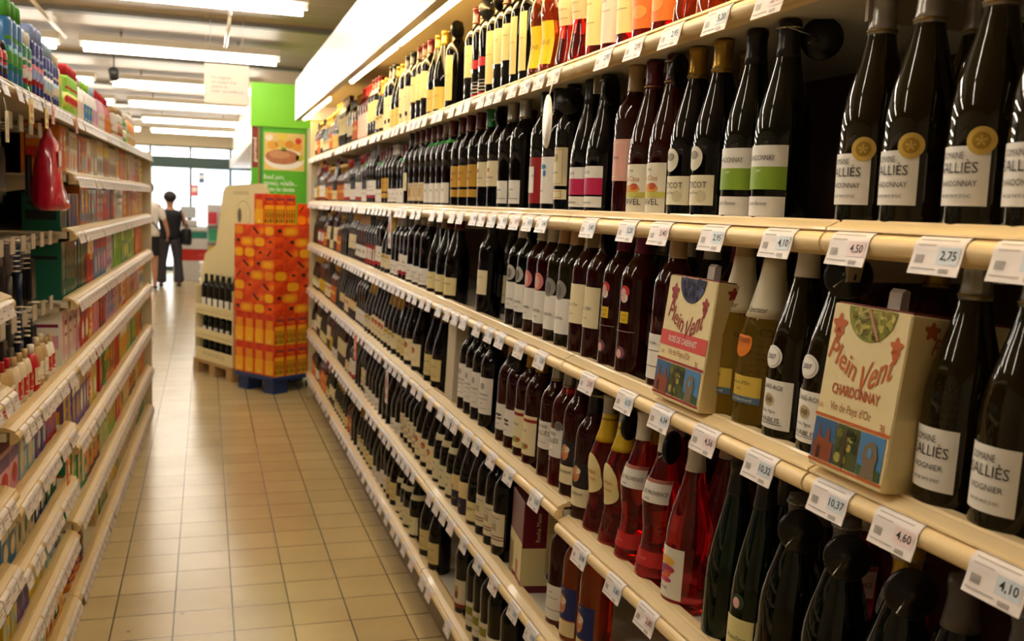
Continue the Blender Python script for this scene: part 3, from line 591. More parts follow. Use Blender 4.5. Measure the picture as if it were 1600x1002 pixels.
# ---- third shelf (C)
putpx(2, 'salv', [1575, 1498], rz=.05); putpx(2, 'chab', [1290, 1234], rz=.0, disc='c'); putpx(2, 'vgnr', [1192, 1148], rz=.05)
putpx(2, 'wave', [1040]); putpx(2, 'bird', [988, 960]); putpx(2, 'orlb', [933, 911], disc='l'); putpx(2, 'pbol', [889, 874]); putpx(2, 'pbpk', [858, 843]); putpx(2, 'pbst', [826, 810], disc='l')
putpx(2, 'crms', [762]); putpx(2, 'redv', [795], x=.90); putpx(2, 'burg', [711, 697, 684]); putpx(2, 'crwl', [668, 658, 648])
# ---- fourth shelf (D)
putpx(3, 'brt2', [1560, 1475]); putpx(3, 'brut', [1405], disc='c'); putpx(3, 'champ', [1290, 1222], disc='all'); putpx(3, 'alsr', [1172]); putpx(3, 'alsa', [1135], rz=-.9)
putpx(3, 'arts', [1068], rz=.05); putpx(3, 'arts', [1120], x=.90); putpx(3, 'provr', [1024, 990], disc='l'); putpx(3, 'kidn', [968, 943], disc='l'); putpx(3, 'ptng', [926, 907], disc='r')
putpx(3, 'sldk', [883]); putpx(3, 'slrs', [860]); putpx(3, 'vase', [836, 822]); putpx(3, 'dshw', [806, 793], disc='c'); putpx(3, 'text', [765, 752, 741, 731], disc='l')
putpx(3, 'bigc', [690, 678]); putpx(3, 'redv', [658, 646])
# ---- fifth shelf (E)
putpx(4, 'ptbl', [925, 898], rz=.05); putpx(4, 'wave', [876]); putpx(4, 'pair', [787, 774, 761]); putpx(4, 'burg', [748]); putpx(4, 'ruby', [735, 724]); putpx(4, 'coll', [714, 703, 693]); putpx(4, 'redv', [683, 673]); putpx(4, 'redv', [664])
# ---- bottom shelf (F)
putpx(5, 'blka', [800, 780]); putpx(5, 'olsq', [768, 757, 746]); putpx(5, 'sqpt', [728]); putpx(5, 'bigc', [686, 672]); putpx(5, 'coll', [655, 645])
# ---- top shelf (A)
putpx(0, 'orac', [1125, 1090]); putpx(0, 'orng', [1052, 1028]); putpx(0, 'crrs', [995]); putpx(0, 'pwrs', [968]); putpx(0, 'crrs', [942]); putpx(0, 'curv', [915, 898]); putpx(0, 'ylan', [866, 852])
putpx(0, 'bktl', [832, 820]); putpx(0, 'bkcr', [808, 796]); putpx(0, 'bktl', [784], disc='l'); putpx(0, 'bkrd', [768, 757], disc='c'); putpx(0, 'bkcr', [743]); putpx(0, 'bktl', [712, ], disc='l'); putpx(0, 'prch', [694, 684])
putpx(0, 'bkcr', [672, 664, 656]); putpx(0, 'whte', [645, 637]);
FILL = {0: ['whte', 'pwrs', 'bktl', 'prch', 'gldc', 'bkcr', 'liqr', 'ylqr', 'crms'], 1: ['wred', 'rdbl', 'crwl', 'yelw', 'grnc', 'yell', 'liqr', 'burg', 'blka', 'spir'], 2: ['crms', 'crwl', 'wred', 'redl', 'orlb', 'gldc', 'liqr', 'brt2', 'burg', 'dshw'],
        3: ['blka', 'bigc', 'crms', 'redv', 'gldc', 'brt2', 'yelw', 'liqr', 'ruby', 'pair'], 4: ['bigc', 'pair', 'crwl', 'brt2', 'redl', 'champ', 'burg', 'spir', 'yelw', 'orlb'], 5: ['bigc', 'champ', 'coll', 'burg', 'blka', 'gldc', 'liqr', 'orng', 'brt2', 'crms']}
rad = lambda k: max(r for r, z in SHAPES[KINDS[k]['shape']])
for si in range(6):
    y = max(p[2] for p in PLACE if p[0] == si and p[3] < .85)+.09
    i = 0; fl = FILL[si]; n = 0; cur = None
    while y < 7.30:
        if n == 0:
            fr_ = (y-3)/4.3; i += 1
            pool = fl[:6] if fr_ < .45 else fl[3:]
            cur = random.choice([k for k in pool if k != cur]); n = random.choice([2, 2, 3, 4]); sc_ = random.choice([1., .98, .94, .9, .86])
            y += random.choice([0, 0, .01, .03])
        put(si, cur, y, sc=sc_); y += 2*rad(cur)+.006; n -= 1
# ---- bottles standing behind the front row (near part only)
for si, ks in {1: ['vert', 'tavl', 'magn', 'gfrm', 'crwl'], 2: ['orlb', 'chab', 'bird', 'pbst', 'salv'], 3: ['provr', 'champ', 'slrs', 'arts', 'kidn', 'text'], 0: ['crrs', 'curv', 'orac', 'bktl', 'bkcr'], 4: ['pair', 'coll', 'ruby']}.items():
    y = {1: 1.50, 2: 1.02, 3: 1.02, 0: 1.3, 4: 2.5}[si]; j = 0
    while y < 2.75:
        if all(abs(p[2]-y) > .09 for p in PLACE if p[0] == si and p[3] > .85) and not (si == 2 and 1.15 < y < 1.5): put(si, ks[(j//2) % len(ks)], y, .885)
        y += .097; j += 1
    if si == 2:
        pass
# resolve overlaps within a row: push apart along the shelf
for si in range(6):
    for row in (0, 1):
        ps = sorted([p for p in PLACE if p[0] == si and (p[3] > .85) == bool(row)], key=lambda p: p[2])
        for a, b_ in zip(ps, ps[1:]):
            d = rad(a[1])+rad(b_[1])+.0015
            if b_[2]-a[2] < d:
                b_[2] = a[2]+d
PLACE = [p for p in PLACE if p[2] < 7.31]
BLOCK = []
ORD = ['nearest', 'second', 'third', 'fourth', 'fifth', 'sixth', 'seventh', 'eighth', 'ninth', 'tenth', 'eleventh', 'twelfth', 'thirteenth', 'fourteenth', 'fifteenth', 'sixteenth', 'seventeenth', 'eighteenth', 'nineteenth', 'twentieth']
ORD += ['twenty-%s' % s for s in ('first', 'second', 'third', 'fourth', 'fifth', 'sixth', 'seventh', 'eighth', 'ninth')] + ['thirtieth'] + ['thirty-%s' % s for s in ('first', 'second', 'third', 'fourth', 'fifth', 'sixth', 'seventh', 'eighth', 'ninth')]+['fortieth']+['forty-%s' % s for s in ('first', 'second', 'third', 'fourth', 'fifth', 'sixth', 'seventh', 'eighth', 'ninth')]
def bmat(si, x, y, rz):
    th = TILT[si]; z = szof(si, y)-DROP; dx = x-(XLIP+.02)
    return Matrix.Translation((XLIP+.02+dx*math.cos(th), y, z-dx*math.sin(th)+.0005)) @ Matrix.Rotation(th, 4, 'Y') @ Matrix.Rotation(rz, 4, 'Z')
dist = lambda p: math.hypot(p[2], p[3])+(.25 if p[3] > .85 else 0)
order = sorted(PLACE, key=dist)
NIND = 300
rest = order[NIND:]
cnt = {}
for p in order[:NIND]:
    si, k, y, x, rz, disc, sc_ = p; d = KINDS[k]; back = x > .85
    key = (si, d['desc'], back); n = cnt.get(key, 0); cnt[key] = n+1
    where = '%s wine shelf' % SNAME[si]
    lb = ('%s %s, %s%s' % (ORD[n], d['desc'], 'back row, ' if back else '', where))
    M = bmat(si, x, y, rz) @ Matrix.Diagonal((sc_, sc_, sc_, 1))
    t = thing('wine_bottle', lb, 'bottle', group='%s, %s%s' % (d['desc']+'s' if False else d['desc'], 'back row, ' if back else '', where))
    t.matrix_world = M
    body, cap, labs = kind_meshes(k)
    objm('bottle_glass', body, t); objm('capsule', cap, t)
    for nm, me in labs: objm(nm, me, t)
    if disc:
        zt = SHAPES[d['shape']][-1][1]
        dt = thing('security_tag', 'black security disc on the neck of the %s %s, %s' % (ORD[n], ' '.join(d['desc'].split()[:4]), where), 'security tag', group='black security discs on bottle necks')
        off = {'l': (-.024, .038), 'r': (.030, -.040), 'c': (-.020, -.036)}[disc]
        if disc == 'r': dd = Vector((.042, -.016, -.012)); rot = Matrix.Rotation(1.0, 4, 'Z') @ Matrix.Rotation(PI/2, 4, 'Y')
        elif disc == 'l': dd = Vector((-.012, -.040, -.022)); rot = Matrix.Rotation(.6, 4, 'Z') @ Matrix.Rotation(PI/2, 4, 'X')
        else: dd = Vector((-.022, -.034, -.030)); rot = Matrix.Rotation(-.45, 4, 'Z') @ Matrix.Rotation(PI/2-.1, 4, 'X')
        dt.matrix_world = Matrix.Translation(M @ Vector((0, 0, zt-.012)))
        o = objm('lanyard', ring_me, dt)
        o = objm('disc', disc_me, dt); o.matrix_local = Matrix.Translation(dd) @ rot
        q = MB(); q.rod((-.014, -.014, 0), tuple(dd), .0012, METAL, 5); q.rod(tuple(dd), (dd.x-.035, dd.y-.02, dd.z-.012), .001, METAL, 5); q.blob_ = None
        q.build('wire', dt)
if rest:
    q = MB()
    for p in rest:
        si, k, y, x, rz, disc, sc_ = p; M = bmat(si, x, y, rz) @ Matrix.Diagonal((sc_, sc_, sc_, 1)); body, cap, labs = kind_meshes(k)
        for me in [body, cap]+[l[1] for l in labs]:
            vs = [M @ v.co for v in me.vertices]
            for mi_, m_ in enumerate(me.materials):
                fs = [tuple(f.vertices) for f in me.polygons if f.material_index == mi_]
                used = sorted({i for f in fs for i in f}); mp_ = {u: i for i, u in enumerate(used)}
                q.add([vs[i] for i in used], [tuple(mp_[i] for i in f) for f in fs], m_, me is body or me is cap)
    o = q.build('wine_bottles'); tag(o, 'mass of small bottles at the far end of the wine gondola shelves', 'bottles', kind='stuff')
# empties keep their place when parented things are evaluated
# ---- bag-in-box cartons
def wine_carton(px, si, y0, y1, acc, fruit, grape, band, label):
    z = szof(si, y0)-DROP; Wd = y1-y0; Hh = .204; D = .15; th = TILT[si]
    t = thing('wine_carton', label, 'carton', group='three-litre wine cartons on the third wine shelf')
    t.matrix_world = Matrix.Translation((XLIP+.002, (y0+y1)/2, z+DROP+.0005)) @ Matrix.Rotation(.115, 4, 'Y')
    paper = mat('#ead9a6', .42, noise=.03, nscale=20); q = MB(); q.box((0, -Wd/2, 0), (D, Wd/2, Hh), paper, bev=.002)
    A = mat(acc, .5)
    q.box((.004, -Wd/2+.004, Hh), (D-.004, Wd/2-.004, Hh+.002), mat('#7a2a18', .4)); q.build('box', t)
    # front print
    f = plane(-.0002, 0, 0, 'x'); f2 = plane(-.0008, 0, 0, 'x'); f3 = plane(-.0013, 0, 0, 'x'); q = MB()
    R_ = .043
    pts = [(.004+R_*math.cos(a), Hh-.001+R_*.92*math.sin(a)) for a in [PI+PI*i/20 for i in range(21)]]
    q.poly(f, pts, mat(fruit[0], .5))
    rnd = random.Random(3)
    for i in range(46):
        a = PI+PI*rnd.random(); rr = R_*.85*math.sqrt(rnd.random()); q.blob(f2, .004+rr*math.cos(a), Hh-.004+rr*.85*math.sin(a), .0048+.002*rnd.random(), mat(rnd.choice(fruit[1:]), .5), 9, 1)
    q.poly(f3, [(-.004, Hh-.002), (.002, Hh-.002), (.024, Hh-.036), (.020, Hh-.037)], mat('#c08a6a', .5)) if grape == 'CHARDONNAY' else None
    for (u, v, s_) in ((-.052, .178, 1), (.054, .165, .8)):
        q.blob(f, u, v, lambda t_: .0115*s_*(1+.28*math.sin(5*t_)), A, 24, 2); q.blob(f, u, v-.012*s_, (.005, .009*s_), A, 12, 2)
    q.text(f, 'Plein', -.036, .137, .040, A, shear=.35, bold=.01, width=.058, warp=lambda u, v: (u, v-u*.42))
    q.text(f, 'Vent', .030, .130, .046, A, shear=.35, bold=.01, width=.056, warp=lambda u, v: (u, v+u*.50))
    if band: q.grid(f, -Wd/2+.002, Wd/2-.002, .088, .113, mat('#d8504a', .45), 1); q.text(f2, 'ROSÉ DE CABERNET', 0, .100, .014, mat('#f0dcd0', .5), width=.095, bold=.015)
    else: q.text(f, grape, -.002, .100, .018, mat('#b84e20', .5), width=.088, bold=.02)
    q.text(f, 'Vin de Pays d\'Oc', -.006, .079, .015, mat('#a8602c', .5), width=.076)
    q.text(f, '3L', .056, .070, .014, A); q.text(f, '13%', -.062, .076, .007, A)
    q.grid(f, -Wd/2+.001, Wd/2-.001, .0625, .0665, A, 1); q.grid(f, -Wd/2+.001, Wd/2-.001, .0055, .0090, A, 1)
    c0, c1 = -Wd/2+.003, Wd/2-.004; w3 = (c1-c0)/3
    for i in range(3):
        a, b_ = c0+i*w3, c0+(i+1)*w3-.0015
        q.grid(f, a, b_, .0105, .061, mat(['#38618e', '#4a5220', '#4a80b4'][i], .5), 1)
        if i == 0:
            br_ = mat('#8a4420', .5); q.poly(f2, [(a+.004, .0105), (b_-.002, .0105), (b_-.002, .034), (b_-.009, .036), (b_-.010, .046), (b_-.013, .052), (b_-.016, .046), (b_-.018, .036), (a+.016, .038), (a+.013, .055), (a+.010, .038), (a+.004, .030)], br_)
            q.poly(f3, [(a+.012, .012), (a+.018, .012), (a+.018, .024), (a+.015, .028), (a+.012, .024)], mat('#4a2014', .5))
        elif i == 1:
            for j in range(16): q.blob(f2, a+.005+rnd.random()*(w3-.012), .016+rnd.random()*.038, .0035+.003*rnd.random(), mat(rnd.choice(['#2c3412', '#7a7c2c', '#6a5a2a', '#3c4a1c', '#a8a050']), .5), 9, 1)
            q.poly(f3, [(a+.014, .0105), (a+.020, .0105), (a+.021, .055), (a+.015, .055)], mat('#4a3820', .5))
        else:
            q.poly(f2, [(a+.002, .0105), (b_-.001, .0105), (b_-.001, .022), (a+.030, .026), (a+.020, .020), (a+.002, .024)], mat('#3c5a24', .5))
            q.poly(f3, [(a+.008, .0105), (a+.034, .0105), (a+.032, .025), (a+.035, .036), (a+.030, .050), (a+.022, .054), (a+.012, .048), (a+.008, .036), (a+.012, .025)], mat('#7a6a52', .5))
            q.blob(plane(-.0018, 0, 0, 'x'), a+.021, .040, (.004, .006), mat('#5a90c0', .5), 12, 1)
    q.build('front_print', t)
    # side print, on the face towards the camera
    g = lambda u, v: (u, -Wd/2-.0006, v); g2 = lambda u, v: (u, -Wd/2-.0010, v); q = MB()
    q.text(g, 'Plein', .055, .165, .030, A, shear=.35, width=.045, warp=lambda u, v: (u, v-u*.3)); q.text(g, 'Vent', .105, .165, .032, A, shear=.35, width=.045)
    q.blob(g, .030, .188, lambda t_: .009*(1+.28*math.sin(5*t_)), A, 24, 2)
    q.text(g, 'Vin de Pays d\'Oc', .075, .128, .014, mat('#a8502c', .5), width=.07)
    for i, s_ in enumerate(('C\'est dans les vignobles', 'ensoleillés du Languedoc', 'que nous avons choisi', 'les raisins de ce vin', 'au caractère fruité')):
        q.text(g, s_, .085, .113-i*.009, .007, mat('#c0705a', .5), width=.062)
    q.blob(g, .125, .040, (.014, .016), mat('#c8b888', .5), 24, 2); q.blob(g2, .125, .040, (.010, .012), mat('#2c3c8a', .5), 24, 2)
    q.build('side_print', t)
    q = MB()
    pts = [(.030, 0, Hh-.004), (.030, 0, Hh+.022), (.034, 0, Hh+.027), (.041, 0, Hh+.025), (.043, 0, Hh-.004)]
    for i in range(4):
        a, b_ = pts[i], pts[i+1]; n_ = Vector((b_[2]-a[2], 0, -(b_[0]-a[0]))).normalized()*.0015
        q.add([(a[0], -.011, a[2]), (b_[0], -.011, b_[2]), (b_[0], .011, b_[2]), (a[0], .011, a[2]), (a[0]+n_.x, -.011, a[2]+n_.z), (b_[0]+n_.x, -.011, b_[2]+n_.z), (b_[0]+n_.x, .011, b_[2]+n_.z), (a[0]+n_.x, .011, a[2]+n_.z)], [(3, 2, 1, 0), (4, 5, 6, 7), (0, 1, 5, 4), (1, 2, 6, 5), (2, 3, 7, 6), (3, 0, 4, 7)], mat('#d9cfc8', .4))
    q.build('handle', t)
wine_carton(1382, 2, .882, 1.022, '#c4642a', ['#8a8c2c', '#c8bc5a', '#b0a83c', '#d8cc7a', '#7a7c24'], 'CHARDONNAY', False, 'cream wine carton printed CHARDONNAY with green grapes and orange lettering')
wine_carton(1085, 2, 1.312, 1.472, '#9a2420', ['#1c1e38', '#2c2e58', '#3c3e70', '#14162a', '#4a4c78'], 'ROSÉ', True, 'cream wine carton with red ROSÉ DE CABERNET band and dark grapes')
# claret coloured carton on the fifth shelf
y0, y1 = 2.23, 2.38
t = thing('wine_carton', 'claret and cream wine carton standing alone on the fifth wine shelf', 'carton'); zz = szof(4, 2.2)-DROP
t.matrix_world = Matrix.Translation((XLIP+.045, (y0+y1)/2, zz-.001)) @ Matrix.Rotation(TILT[4], 4, 'Y') @ Matrix.Rotation(-.12, 4, 'Z')
Wd = .15; Hh = .235; D = .10
q = MB().box((0, -Wd/2, 0), (D, Wd/2, Hh), mat('#6a1420', .35), bev=.002); q.build('box', t)
f = plane(0, 0, 0, 'x'); f2 = plane(-.0006, 0, 0, 'x'); q = MB()
q.grid(f, -Wd/2, Wd/2, .03, .13, mat('#ddd09a', .4), 1); q.grid(f, -Wd/2, -Wd/2+.05, 0.01, .10, mat('#b8a46a', .4), 1); q.grid(f2, .01, .03, .02, .07, mat('#b83a20', .4), 1); q.build('front_print', t)
g = lambda u, v: (u, -Wd/2-.0006, v); g2 = lambda u, v: (u, -Wd/2-.0011, v); q = MB()
q.grid(g, .0, D, .02, .118, mat('#dccf9c', .4), 1); q.grid(g, .062, D-.002, .05, .222, mat('#cdbb84', .4), 1)
q.add([g2(.040+.010*x_, .17+.0*x_) for x_ in (0, 1)], [], mat('#e8dcb0', .4))
def rot_txt(u, v): return g2(.042+v, .170+u)
q.text(lambda u, v: g2(.040-v, .172+u), 'Roche Mazet', 0, 0, .016, mat('#e6d8a8', .4), width=.075)
for i in range(9): q.grid(g2, .066, D-.006, .214-i*.007, .2155-i*.007, mat('#6a5a34', .5), 1)
q.blob(g2, .078, .045, .012, mat('#2c3c9a', .5), 20, 2); q.blob(lambda u, v: (u, -Wd/2-.0016, v), .078, .045, .006, mat('#d8d4e0', .5), 16, 2)
q.build('side_print', t)
# tall pale carton on the fourth shelf
y0, y1 = 3.02, 3.20
for p in PLACE: pass
t = thing('tall_carton', 'tall pale cardboard gift box behind the text-labelled bottles, fourth shelf', 'carton')
zz = szof(3, 3)-DROP
t.matrix_world = Matrix.Translation((XLIP+.035, 2.985, zz-.001)) @ Matrix.Rotation(TILT[3], 4, 'Y')
q = MB().box((0, 0, 0), (.10, .10, .275), mat('#cfc3a8', .5, noise=.03), bev=.002)
g = lambda u, v: (u, -.0006, v)
q.text(g, 'Vin de Bordeaux', .05, .17, .012, GREYINK, width=.06); q.text(g, 'Château', .05, .14, .012, GREYINK, width=.05); q.build('box', t)

# hanging talkers on the right gondola
p = onX(855, 190, XLIP-.02)
t = thing('price_wobbler', 'white oval wobbler hanging on a wire below the top wine shelf', 'wobbler', (XLIP-.02, p.y, 0))
q = MB(); Mx = Matrix.Translation((0, 0, onX(855, 190, XLIP-.02).z)) @ Matrix.Rotation(-.02, 4, 'Z') @ Matrix.Rotation(PI/2, 4, 'Y') @ Matrix.Diagonal((1.9, 1, 1, 1))
q.lathe([(.030, -.001), (.030, .001)], mat('#f4ece8', .4), 28, Mx); q.build('oval_card', t)
zt = 1.765; q = MB(); q.tube([(0.012, 0, zt), (0, 0, onX(855, 156, XLIP-.02).z-.003)], .0015, mat('#e8e0d8', .4)); q.build('wire', t)
def neck_tag(name, px, py, w_, h_, cols, label, X=XLIP-.03, cat='tag', grp=None):
    p = onX(px, py, X); t = thing(name, label, cat, (X, p.y, p.z), 0, grp)
    q = MB(); q.box((-.001, -w_/2, -h_/2), (.001, w_/2, h_/2), mat(cols[0], .4)); f = plane(-.001, 0, 0, 'x'); g = lambda u, v: (-.0018, -u, v)
    q.build('card', t); q = MB()
    q.blob(f, 0, h_*.12, (w_*.28, h_*.2), mat(cols[1], .4), 16, 2); q.grid(f, -w_*.3, w_*.3, -h_*.35, -h_*.2, mat(cols[1], .4), 1); q.build('print', t)
    return t
neck_tag('shelf_talker', 555, 543, .07, .12, ('#e04a1c', '#f0d8b0'), 'orange hanging promotion card below the fourth shelf of the wine gondola')
neck_tag('shelf_talker', 609, 362, .05, .13, ('#d8d0cc', '#c02a34'), 'white and red bottle-neck card below the eye-level wine shelf')
neck_tag('shelf_talker', 604, 605, .05, .13, ('#d8d0cc', '#c02a34'), 'white and red bottle-neck card below the fourth wine shelf')
#--LEFT--
# ============================================================ toiletries gondola (left): its front line is X = LX(Y)
LA, LB = -.505, .0235
LANG = -math.atan(LB)                 # rotation about Z of its bays
def LX(y): return LA+LB*y
def Lpt(y, off, z): return (LX(y)-off, y, z)
def LYof(px, off, z):                 # where a pixel column meets the plane X = LX(Y)-off
    v = rt - fw*((px-800)/F); return -((LA-off)*v.x + (z-H)*v.z)/(v.y+LB*v.x)
LS = {'far': [1.748, 1.548, 1.355, 1.118, .89, .61, .33, .06], 'mid': [1.748, .89, .69, .50, .30, .06], 'near': [1.748, 1.23, 1.0, .745, .545, .33, .06]}
LBAY = [('near', 1.2, 2.62), ('mid', 2.62, 3.60), ('far', 3.60, 6.95)]
LDEP = .34
LRAILM = mat('#d6bd8c', .4, noise=.05, nscale=8)
LRAILP = [(-x, z) for x, z in RAILP][::-1]
ltag_me = {}
def ltag(detail):
    if detail in ltag_me: return ltag_me[detail]
    q = MB(); n = len(TP)
    vs = []
    for (x, z) in TP: vs += [(-x, .034, z), (-x, -.034, z)]
    for (x, z) in TP: vs += [(-x-.0012, .034, z), (-x-.0012, -.034, z)]
    fs = [(2*i, 2*i+2, 2*i+3, 2*i+1) for i in range(n-1)]+[(2*n+2*i+1, 2*n+2*i+3, 2*n+2*i+2, 2*n+2*i) for i in range(n-1)]
    q.add(vs, fs, TAGM, True)
    for i, (z, a, b_) in enumerate(((-.020, -.026, .02), (-.028, -.026, 0), (-.040, .002, .026))):
        x = .0045 if i < 1 else (.006 if i < 2 else .0095)
        q.add([(x, a, z), (x, b_, z), (x+.001, b_, z-.004), (x+.001, a, z-.004)], [(0, 1, 2, 3)], GREYINK)
    ltag_me[detail] = q.mesh('price_tag'); return ltag_me[detail]
tagj = 0
for nm, ya, yb in LBAY:
    t = thing('toiletries_gondola_bay', '%s bay of the toiletries gondola along the left edge' % {'near': 'nearest', 'mid': 'middle', 'far': 'long farthest'}[nm], 'shelving', (LX(ya), ya, 0), LANG, 'bays of the toiletries gondola')
    Lb = math.hypot(yb-ya, LX(yb)-LX(ya))
    MB().box((-LDEP-.05, 0, 0), (-LDEP-.02, Lb-.002, 1.80), mat('#7a6a52', .5, noise=.06)).build('back_panel', t)
    MB().box((-LDEP-.02, 0, 0), (-.03, Lb-.002, .03), mat('#8b7a5c', .5)).build('plinth', t)
    for z in LS[nm]:
        MB().box((-LDEP-.02, 0, z-.036), (-.03, Lb-.002, z-.014), DECK).build('shelf', t)
        rl = MB().prism([(x, z_+z) for x, z_ in LRAILP], 0, Lb-.004, LRAILM).build('price_rail', t)
        y = .05; far = nm == 'far'
        while y < Lb-.06:
            o = objm('price_tag', ltag(0), rl); o.location = (0, y+.03, z); y += random.choice([.072, .074, .076, .08, .1])
        if z < .1 and nm != 'far':
            q = MB()
            for j in range(int(Lb/.024)): q.box((-.050, j*.024, z-.013), (-.046, j*.024+.012, z+.006), DECKEDGE)
            q.build('toothed_strip', rl)
    # brackets at the bay ends
    if nm != 'near':
        for z in LS[nm][1:]: MB().prism([(-LDEP, z-.02), (-.05, z-.02), (-.06, z-.05), (-LDEP, z-.10)], 0, .004, mat('#c9bfa6', .4)).build('bracket', t)
o = MB().box((-LDEP-.05, 0, 0), (-.01, .035, 1.76), mat('#cfc4a6', .5)).build('gondola_end_panel', None, (LX(6.96), 6.96, 0), LANG); tag(o, 'cream end panel closing the far end of the toiletries gondola', 'panel')

# products
PC = {}
def product(kind, c1, c2, c3, h, wd):
    """ shared meshes for one product: list of (part name, mesh) """
    k = (kind, c1, c2, c3, round(h, 3), round(wd, 3))
    if k in PC: return PC[k]
    A, B, D_ = mat(c1, .35, coat=.2), mat(c2, .4), mat(c3, .4)
    r = wd/2; out = []
    if kind == 'aerosol can':
        hb = h*.80
        q = MB().lathe([(r*.9, 0), (r, .004), (r, hb-.012), (r*.86, hb)], A, 20); out.append(('can', q.mesh('can')))
        q = MB().lathe([(r*1.005, hb*.30), (r*1.005, hb*.62)], B, 20); 
        fn = lambda u, v: (r*1.012*math.cos(u/r-.5), r*1.012*math.sin(u/r-.5), v)
        q.blob(fn, 0, hb*.47, (r*.6, hb*.09), D_, 12, 3); q.grid(fn, -r*.5, r*.5, hb*.70, hb*.75, D_, 6); q.grid(fn, -r*.6, r*.6, hb*.12, hb*.16, B, 6)
        out.append(('label', q.mesh('label')))
        q = MB().lathe([(r*.88, hb), (r*.86, h-.012), (r*.74, h-.002), (.001, h)], D_ if c3 != c1 else B, 20); out.append(('cap', q.mesh('cap')))
    elif kind == 'shampoo bottle':
        M = Matrix.Diagonal((.62, 1, 1, 1))
        q = MB().lathe([(r*.85, 0), (r, .008), (r*1.0, h*.35), (r*.88, h*.62), (r*.62, h*.78), (r*.36, h*.82)], A, 20, M); out.append(('bottle_body', q.mesh('bottle_body')))
        q = MB().lathe([(r*.42, h*.82), (r*.42, h*.985), (r*.36, h)], D_, 16, M); out.append(('cap', q.mesh('cap')))
        q = MB(); fn = lambda u, v: (r*.645*math.cos(u/r), r*1.03*math.sin(u/r), v)
        q.grid(fn, -r*.75, r*.75, h*.15, h*.52, B, 8); fn2 = lambda u, v: (r*.66*math.cos(u/r), r*1.04*math.sin(u/r), v)
        q.blob(fn2, 0, h*.4, (r*.4, h*.06), D_, 12, 2); q.grid(fn2, -r*.5, r*.5, h*.20, h*.23, A, 6); out.append(('label', q.mesh('label')))
    elif kind == 'pack':   # soft refill pouch
        q = MB(); q.add([(-.012, -r, 0), (.016, -r, 0), (.016, r, 0), (-.012, r, 0), (-.004, -r*.95, h*.9), (.006, -r*.95, h*.9), (.006, r*.95, h*.9), (-.004, r*.95, h*.9), (0, -r*.9, h), (.002, -r*.9, h), (.002, r*.9, h), (0, r*.9, h)],
              [(3, 2, 1, 0), (0, 1, 5, 4), (1, 2, 6, 5), (2, 3, 7, 6), (3, 0, 4, 7), (4, 5, 9, 8), (5, 6, 10, 9), (6, 7, 11, 10), (7, 4, 8, 11), (8, 9, 10, 11)], A); out.append(('pouch', q.mesh('pouch')))
        q = MB(); fn = lambda u, v: (.0168-.010*v/h+.0008, u, v); q.grid(fn, -r*.8, r*.8, h*.5, h*.75, B, 1); q.blob(fn, 0, h*.3, (r*.5, h*.12), D_, 14, 2); out.append(('print', q.mesh('print')))
    else:
        dp = .12 if kind == 'box' else .05
        q = MB().box((-dp, -r, 0), (0, r, h), A, bev=.0012); out.append(('carton', q.mesh('carton')))
        fn = lambda u, v: (.0007, u, v); f2 = lambda u, v: (.0013, u, v)
        q = MB(); st = int(h*1000+wd*1000) % 4
        if st == 0: q.grid(fn, -r*.95, r*.95, h*.62, h*.9, B, 1); q.blob(f2, 0, h*.35, (r*.6, h*.2), D_, 16, 2)
        elif st == 1: q.grid(fn, -r*.95, r*.95, h*.05, h*.4, B, 1); q.grid(f2, -r*.7, r*.7, h*.72, h*.82, D_, 1); q.blob(fn, r*.2, h*.55, (r*.5, h*.13), D_, 16, 2)
        elif st == 2: q.grid(fn, -r*.9, -r*.1, h*.1, h*.9, B, 1); q.grid(fn, 0, r*.85, h*.7, h*.8, D_, 1); q.grid(fn, 0, r*.85, h*.5, h*.56, D_, 1); q.blob(f2, r*.4, h*.25, (r*.3, h*.1), B, 14, 2)
        else: q.grid(fn, -r*.95, r*.95, h*.4, h*.6, B, 1); q.grid(f2, -r*.8, r*.8, h*.45, h*.52, D_, 1); q.blob(fn, 0, h*.8, (r*.35, h*.09), D_, 14, 2)
        gs = lambda u, v: (u, -r-.0006, v)
        q.grid(gs, -dp*.9, -dp*.1, h*.3, h*.55, B, 1); q.grid(gs, -dp*.9, -dp*.1, h*.7, h*.76, D_, 1)
        out.append(('print', q.mesh('print')))
    PC[k] = out; return out
CN = {'#1f8a5c': 'green', '#2f7ab8': 'blue', '#1f2f86': 'navy', '#9db4e8': 'pale blue', '#f2efe8': 'white', '#e8c820': 'yellow', '#d8e070': 'lime', '#e88a20': 'orange', '#d83a20': 'red-orange', '#c01c28': 'red', '#e8a8c8': 'pink', '#8a1c50': 'plum', '#4aa030': 'bright green',
      '#c8a878': 'tan', '#5a2c20': 'brown', '#7a5aa8': 'violet', '#18181c': 'black', '#e0d0b8': 'beige', '#0c5a48': 'dark green', '#2a9a90': 'teal', '#a8c8e0': 'light blue', '#8fc840': 'apple green', '#b89a6a': 'light brown'}
lcount = {}
lprods = []
def lput(bn, zi, y, kind, c1, c2, c3, h, wd, off=.055, yaw=0.): lprods.append([bn, zi, y, kind, c1, c2, c3, h, wd, off, yaw])
LNM = {('far', 0): 'top left shelf', ('mid', 0): 'top left shelf', ('near', 0): 'top left shelf'}
SN = ['top', 'second', 'third', 'fourth', 'fifth', 'sixth', 'seventh', 'bottom']
